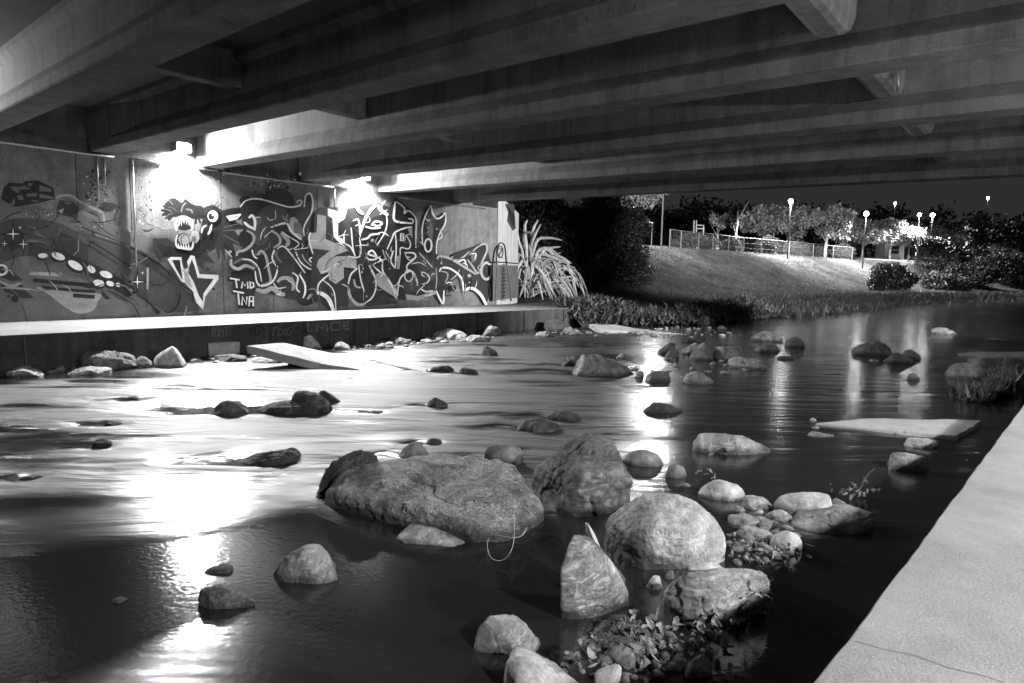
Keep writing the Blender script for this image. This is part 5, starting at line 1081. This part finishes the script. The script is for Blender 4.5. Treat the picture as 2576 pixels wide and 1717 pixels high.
bush('pale feathery grass clump catching the light at right', 'G6', 1960, 500, 92, (1.6, 1.2, 2.4), 2500, .5, M_weed, 41, GS, 8)
bush('pale leafy bush at the road end under the lamps', 'G6', 1560, 620, 95, (3, 2, 1.2), 7000, .34, M_weed, 42, GS, 12)

# ---------------------------------------------------------------- park lamps and trees beyond
M_glow = emit('lamp_globe_glow', 65); M_glow2 = emit('pole_lamp_glow', 800); PLAMP = []
def park_lamp(label, zone, x, y, dep, W_, r=.42, hid=False):
    c = atz(zone, x, y, dep); gz = lz(c[0], c[1]); t = empty('street_lamp', (c[0], c[1], gz), label=label, cat='lamp post', group='lamp posts in the park')
    MB().tube([(c[0], c[1], gz-.1), (c[0], c[1], c[2]-r*.8)], [.09, .06], 8).build('post', M_steel if hid else M_dark, t)
    MB().ball(c, r, n=12).build('globe', M_glow2 if hid else M_glow, t, smooth=True)
    L = bpy.data.lights.new('lamp_light', 'SPOT'); L.energy = W_; L.shadow_soft_size = .25; L.spot_size = math.radians(156); L.spot_blend = .25
    lo = bpy.data.objects.new('lamp_light', L); COL.objects.link(lo); lo.parent = t; lo.location = (0, 0, c[2]-gz-r-.1)
    return c
park_lamp('tall pole lamp whose head is hidden above the bridge girder', 'N', 1672, 405, 60, 15000, .45, True)
park_lamp('white globe lamp highest above the left group of lit trees', 'G6', 312, 228, 78, 48000, .28)
park_lamp('white globe lamp between the two groups of lit trees', 'G6', 972, 338, 86, 48000, .3)
park_lamp('left one of the pair of white lamps on the right', 'G6', 1438, 347, 98, 15000, .26)
park_lamp('right one of the pair of white lamps on the right', 'G6', 1553, 350, 96, 15000, .28)
park_lamp('small distant lamp above the right group of lit trees', 'G6', 1225, 247, 150, 9000, .25)
park_lamp('lone distant lamp high at the right', 'G6', 2037, 200, 170, 6000, .3)
def ptree(label, zone, x, ybase, ytop, dep, w, nl, s, seed, mat=None, grp='lamp-lit park trees', **k):
    b2 = atz(zone, x, ybase, dep); gz = lz(b2[0], b2[1]); tp = atz(zone, x, ytop, dep); h = tp[2]-gz
    tree(label, (b2[0], b2[1], gz), h, (w, w, h*.3), k.pop('ncl', 22), nl, s, mat or M_treelit, seed, grp, name='park_tree', **k)
ptree('leftmost lit tree in the left group, leaning trunks', 'G6', 60, 640, 235, 92, 4.0, 7000, .42, 51, r=.2)
ptree('lit tree directly below the highest globe lamp', 'G6', 290, 650, 250, 93, 4.2, 8000, .42, 52, r=.2)
ptree('lit tree with a bright forked trunk by the fence', 'G6', 615, 700, 290, 87, 3.4, 7000, .38, 53, r=.2, cz=.75)
ptree('sparse lit tree right of the forked one', 'G6', 760, 690, 340, 96, 3.2, 5000, .4, 54, r=.2)
ptree('lit tree under the middle globe lamp', 'G6', 930, 700, 360, 102, 3.6, 6500, .42, 55)
ptree('broad bright tree above the white park building', 'G6', 1180, 690, 380, 104, 4.6, 11000, .42, 56)
ptree('low bright tree left of the pair of white lamps', 'G6', 1340, 680, 400, 108, 3.8, 8000, .42, 57)
ptree('dim tree under the pair of white lamps', 'G6', 1500, 680, 470, 112, 4.2, 6000, .42, 58)
ptree('dim low tree running down towards the right', 'G6', 1720, 660, 480, 112, 5.5, 7000, .42, 59)
ptree('bare forked tree standing alone behind the fence', 'G5', 2175, 590, 240, 82, 1.6, 250, .3, 60, M_bushd, r=.22, nbr=3, ncl=6)
ptree('half-lit slender tree left of the lit trees', 'G5', 2010, 560, 260, 88, 2.0, 900, .35, 61, ncl=6)
# tree whose lit leaves hang below the girder, close to the hidden lamp
b2 = atz('G5', 1160, 560, 50); gz = lz(b2[0], b2[1]); t = empty('park_tree', (b2[0], b2[1], gz), label='tree with brilliantly lit leaves hanging below the last girder', cat='tree', group='lamp-lit park trees')
mb = MB()
for x0, x1 in ((1120, 1085), (1135, 1130), (1145, 1160), (1160, 1230)):
    mb.tube([atz('G5', x0, 560, 50), atz('G5', (x0+x1)/2, 370, 50), atz('G5', x1, 190, 50), atz('G5', x1+(x1-x0), 40, 50)], [.10, .07, .05, .04], 6)
mb.build('trunk', M_bark, t, smooth=True)
cl = [(atz('G5', x, y, 50+d), (r_, r_, r_*.8)) for x, y, d, r_ in ((1260, 200, 0, .75), (1340, 190, 1, .9), (1420, 200, 0, .7), (1380, 250, 0, .55), (1240, 240, 1, .5), (1150, 170, 0, .8), (1340, 80, 0, 1.6), (1200, 60, 0, 1.6), (1460, 120, 1, .9), (1180, 220, 0, .5), (1000, 200, 1, .5))]
leaves('crown', cl, 6500, .2, M_treelit, t, 71, .6)
# dark wood behind everything
cl = []
r0 = np.random.RandomState(8)
for u in np.arange(1180, 2900, 42):
    p = at_depth(u, 690, 165+r0.rand()*30); hgt = 12+6*r0.rand()
    cl.append((np.array([p[0], p[1], 6+hgt*.45]), (5.5, 5.5, hgt*.5)))
o = leaves('far_wood', cl, 50000, 1.1, leafmat('far_foliage', .012, .03), None, 9, .6, kind='stuff'); tag(o, 'dark mass of trees beyond the park', 'wood')

# ---------------------------------------------------------------- fence, road, shed, playground
def fence_post_at(zone, x, y, dep):
    p = atz(zone, x, y, dep); return np.array([p[0], p[1], lz(p[0], p[1])])
fpts = [fence_post_at('G8', *q) for q in ((-60, 520, 66), (50, 530, 67), (225, 545, 69), (365, 555, 71), (520, 565, 73), (668, 575, 75.5), (840, 585, 78), (1115, 615, 81.5), (1355, 630, 85), (1550, 640, 89), (1740, 645, 92))]
M_fence = flat('fence_steel', .12, .6)
fe = empty('park_fence', fpts[3], label='wire mesh fence with steel posts running along the top of the grass bank', cat='fence')
mb = MB()
for a, c in zip(fpts[:-1], fpts[1:]):
    mb.tube([a+[0, 0, 1.75], c+[0, 0, 1.75]], .035, 5)
mb.build('top_rail', M_fence, fe)
for p in fpts: MB().tube([p-[0, 0, .3], p+[0, 0, 1.78]], .05, 6).build('post', M_fence, fe)
mb = MB()
for a, c in zip(fpts[:-1], fpts[1:]):
    L_ = np.linalg.norm(c-a); n = int(L_/.22)
    for i in range(n):
        p = a+(c-a)*i/n; mb.tube([p+[0, 0, .05], p+[0, 0, 1.72]], .006, 3, cap=False)
    for zz in (.1, .6, 1.15): mb.tube([a+[0, 0, zz], c+[0, 0, zz]], .008, 3, cap=False)
o = mb.build('wire_mesh', M_fence, fe); o['kind'] = 'stuff'
# gate-like frame at the left end
fr = atz('G5', 1330, 500, 64); g0 = lz(fr[0], fr[1])
a = atz('G5', 1225, 425, 64); c = atz('G5', 1415, 432, 64)
mb = MB(); mb.tube([(a[0], a[1], g0-.2), a, c, (c[0], c[1], g0-.3)], .045, 6)
mb.build('goal_frame', M_steel, label='bare steel pipe frame at the left end of the park fence', cat='frame')
# hedge behind the fence
for i, (x, w) in enumerate(((90, 2.0), (330, 2.2), (560, 1.6), (900, 2.0), (1180, 2.2), (1650, 2.0))):
    labs = ['bright bush behind the fence near its left end', 'mottled bush behind the fence, second from its left end', 'bush behind the fence at the bare forked tree', 'dark bush behind the fence under the lit trees', 'pale bush behind the fence with lit top', 'round bush at the right end of the fence']
    bush(labs[i], 'G8', x, 500+i*14, 73+i*4, (w, 1.0, 1.0), 3500, .2, M_weed if i in (0, 1, 4) else M_bushd, 80+i, 'bushes behind the park fence', 7)
# road: pale strip on the plateau
rp = [atz('G6', *q) for q in ((960, 705, 100), (1400, 690, 104), (1640, 668, 112))]
mb = MB(); V = []
for p in rp:
    z = lz(p[0], p[1])+.12; V += [(p[0]-HFWD[0]*2, p[1]-HFWD[1]*2, z), (p[0]+HFWD[0]*14, p[1]+HFWD[1]*14, z+1.1)]
mb.add(V, [(0, 2, 3, 1), (2, 4, 5, 3)]); mb.build('road', flat('park_road', .5, .8), kind='structure')
sp = atz('G6', 1245, 690, 108); gz = lz(sp[0], sp[1])+.5
sh = empty('park_building', (sp[0], sp[1], gz), label='small white flat-roofed park building with a dark window', cat='building'); M_wh = flat('white_render', .7, .7)
dx, dy = HRIGHT[:2], HFWD[:2]
def obox(a0, a1, b0, b1, z0, z1):
    V = [(sp[0]+dx[0]*a+dy[0]*b, sp[1]+dx[1]*a+dy[1]*b, gz+z) for a in (a0, a1) for b in (b0, b1) for z in (z0, z1)]
    return MB().add(V, [(0, 1, 3, 2), (4, 6, 7, 5), (0, 4, 5, 1), (2, 3, 7, 6), (0, 2, 6, 4), (1, 5, 7, 3)])
obox(-2.0, 2.0, 0, 3, -.6, 3.0).build('wall', M_wh, sh); obox(-2.3, 2.3, -.3, 3.3, 3.0, 3.2).build('roof', M_wh, sh)
wn = obox(-1.1, .2, -.03, .0, .9, 2.2).build('window', M_dark, sh); obox(-1.2, .3, -.05, -.03, 1.5, 1.58).build('sill', M_wh, wn)
obox(1.1, 1.7, -.03, 0, 0, 2.1).build('door', M_dark, sh)
# playground frame
pg = atz('G8', 200, 380, 80); gz = lz(pg[0], pg[1]); pl = empty('play_frame', (pg[0], pg[1], gz), label='pale metal playground tower standing behind the fence', cat='play equipment')
mb = MB()
for x in (180, 205, 275): mb.tube([(*atz('G8', x, 400, 80)[:2], gz-.2), atz('G8', x, 290 if x < 250 else 340, 80)], .07, 6)
mb.build('post', M_wh, pl); mb = MB(); mb.tube([atz('G8', 205, 335, 80), atz('G8', 280, 340, 80)], .06, 5); mb.tube([atz('G8', 205, 370, 80), atz('G8', 280, 372, 80)], .06, 5); mb.build('rail', M_wh, pl)
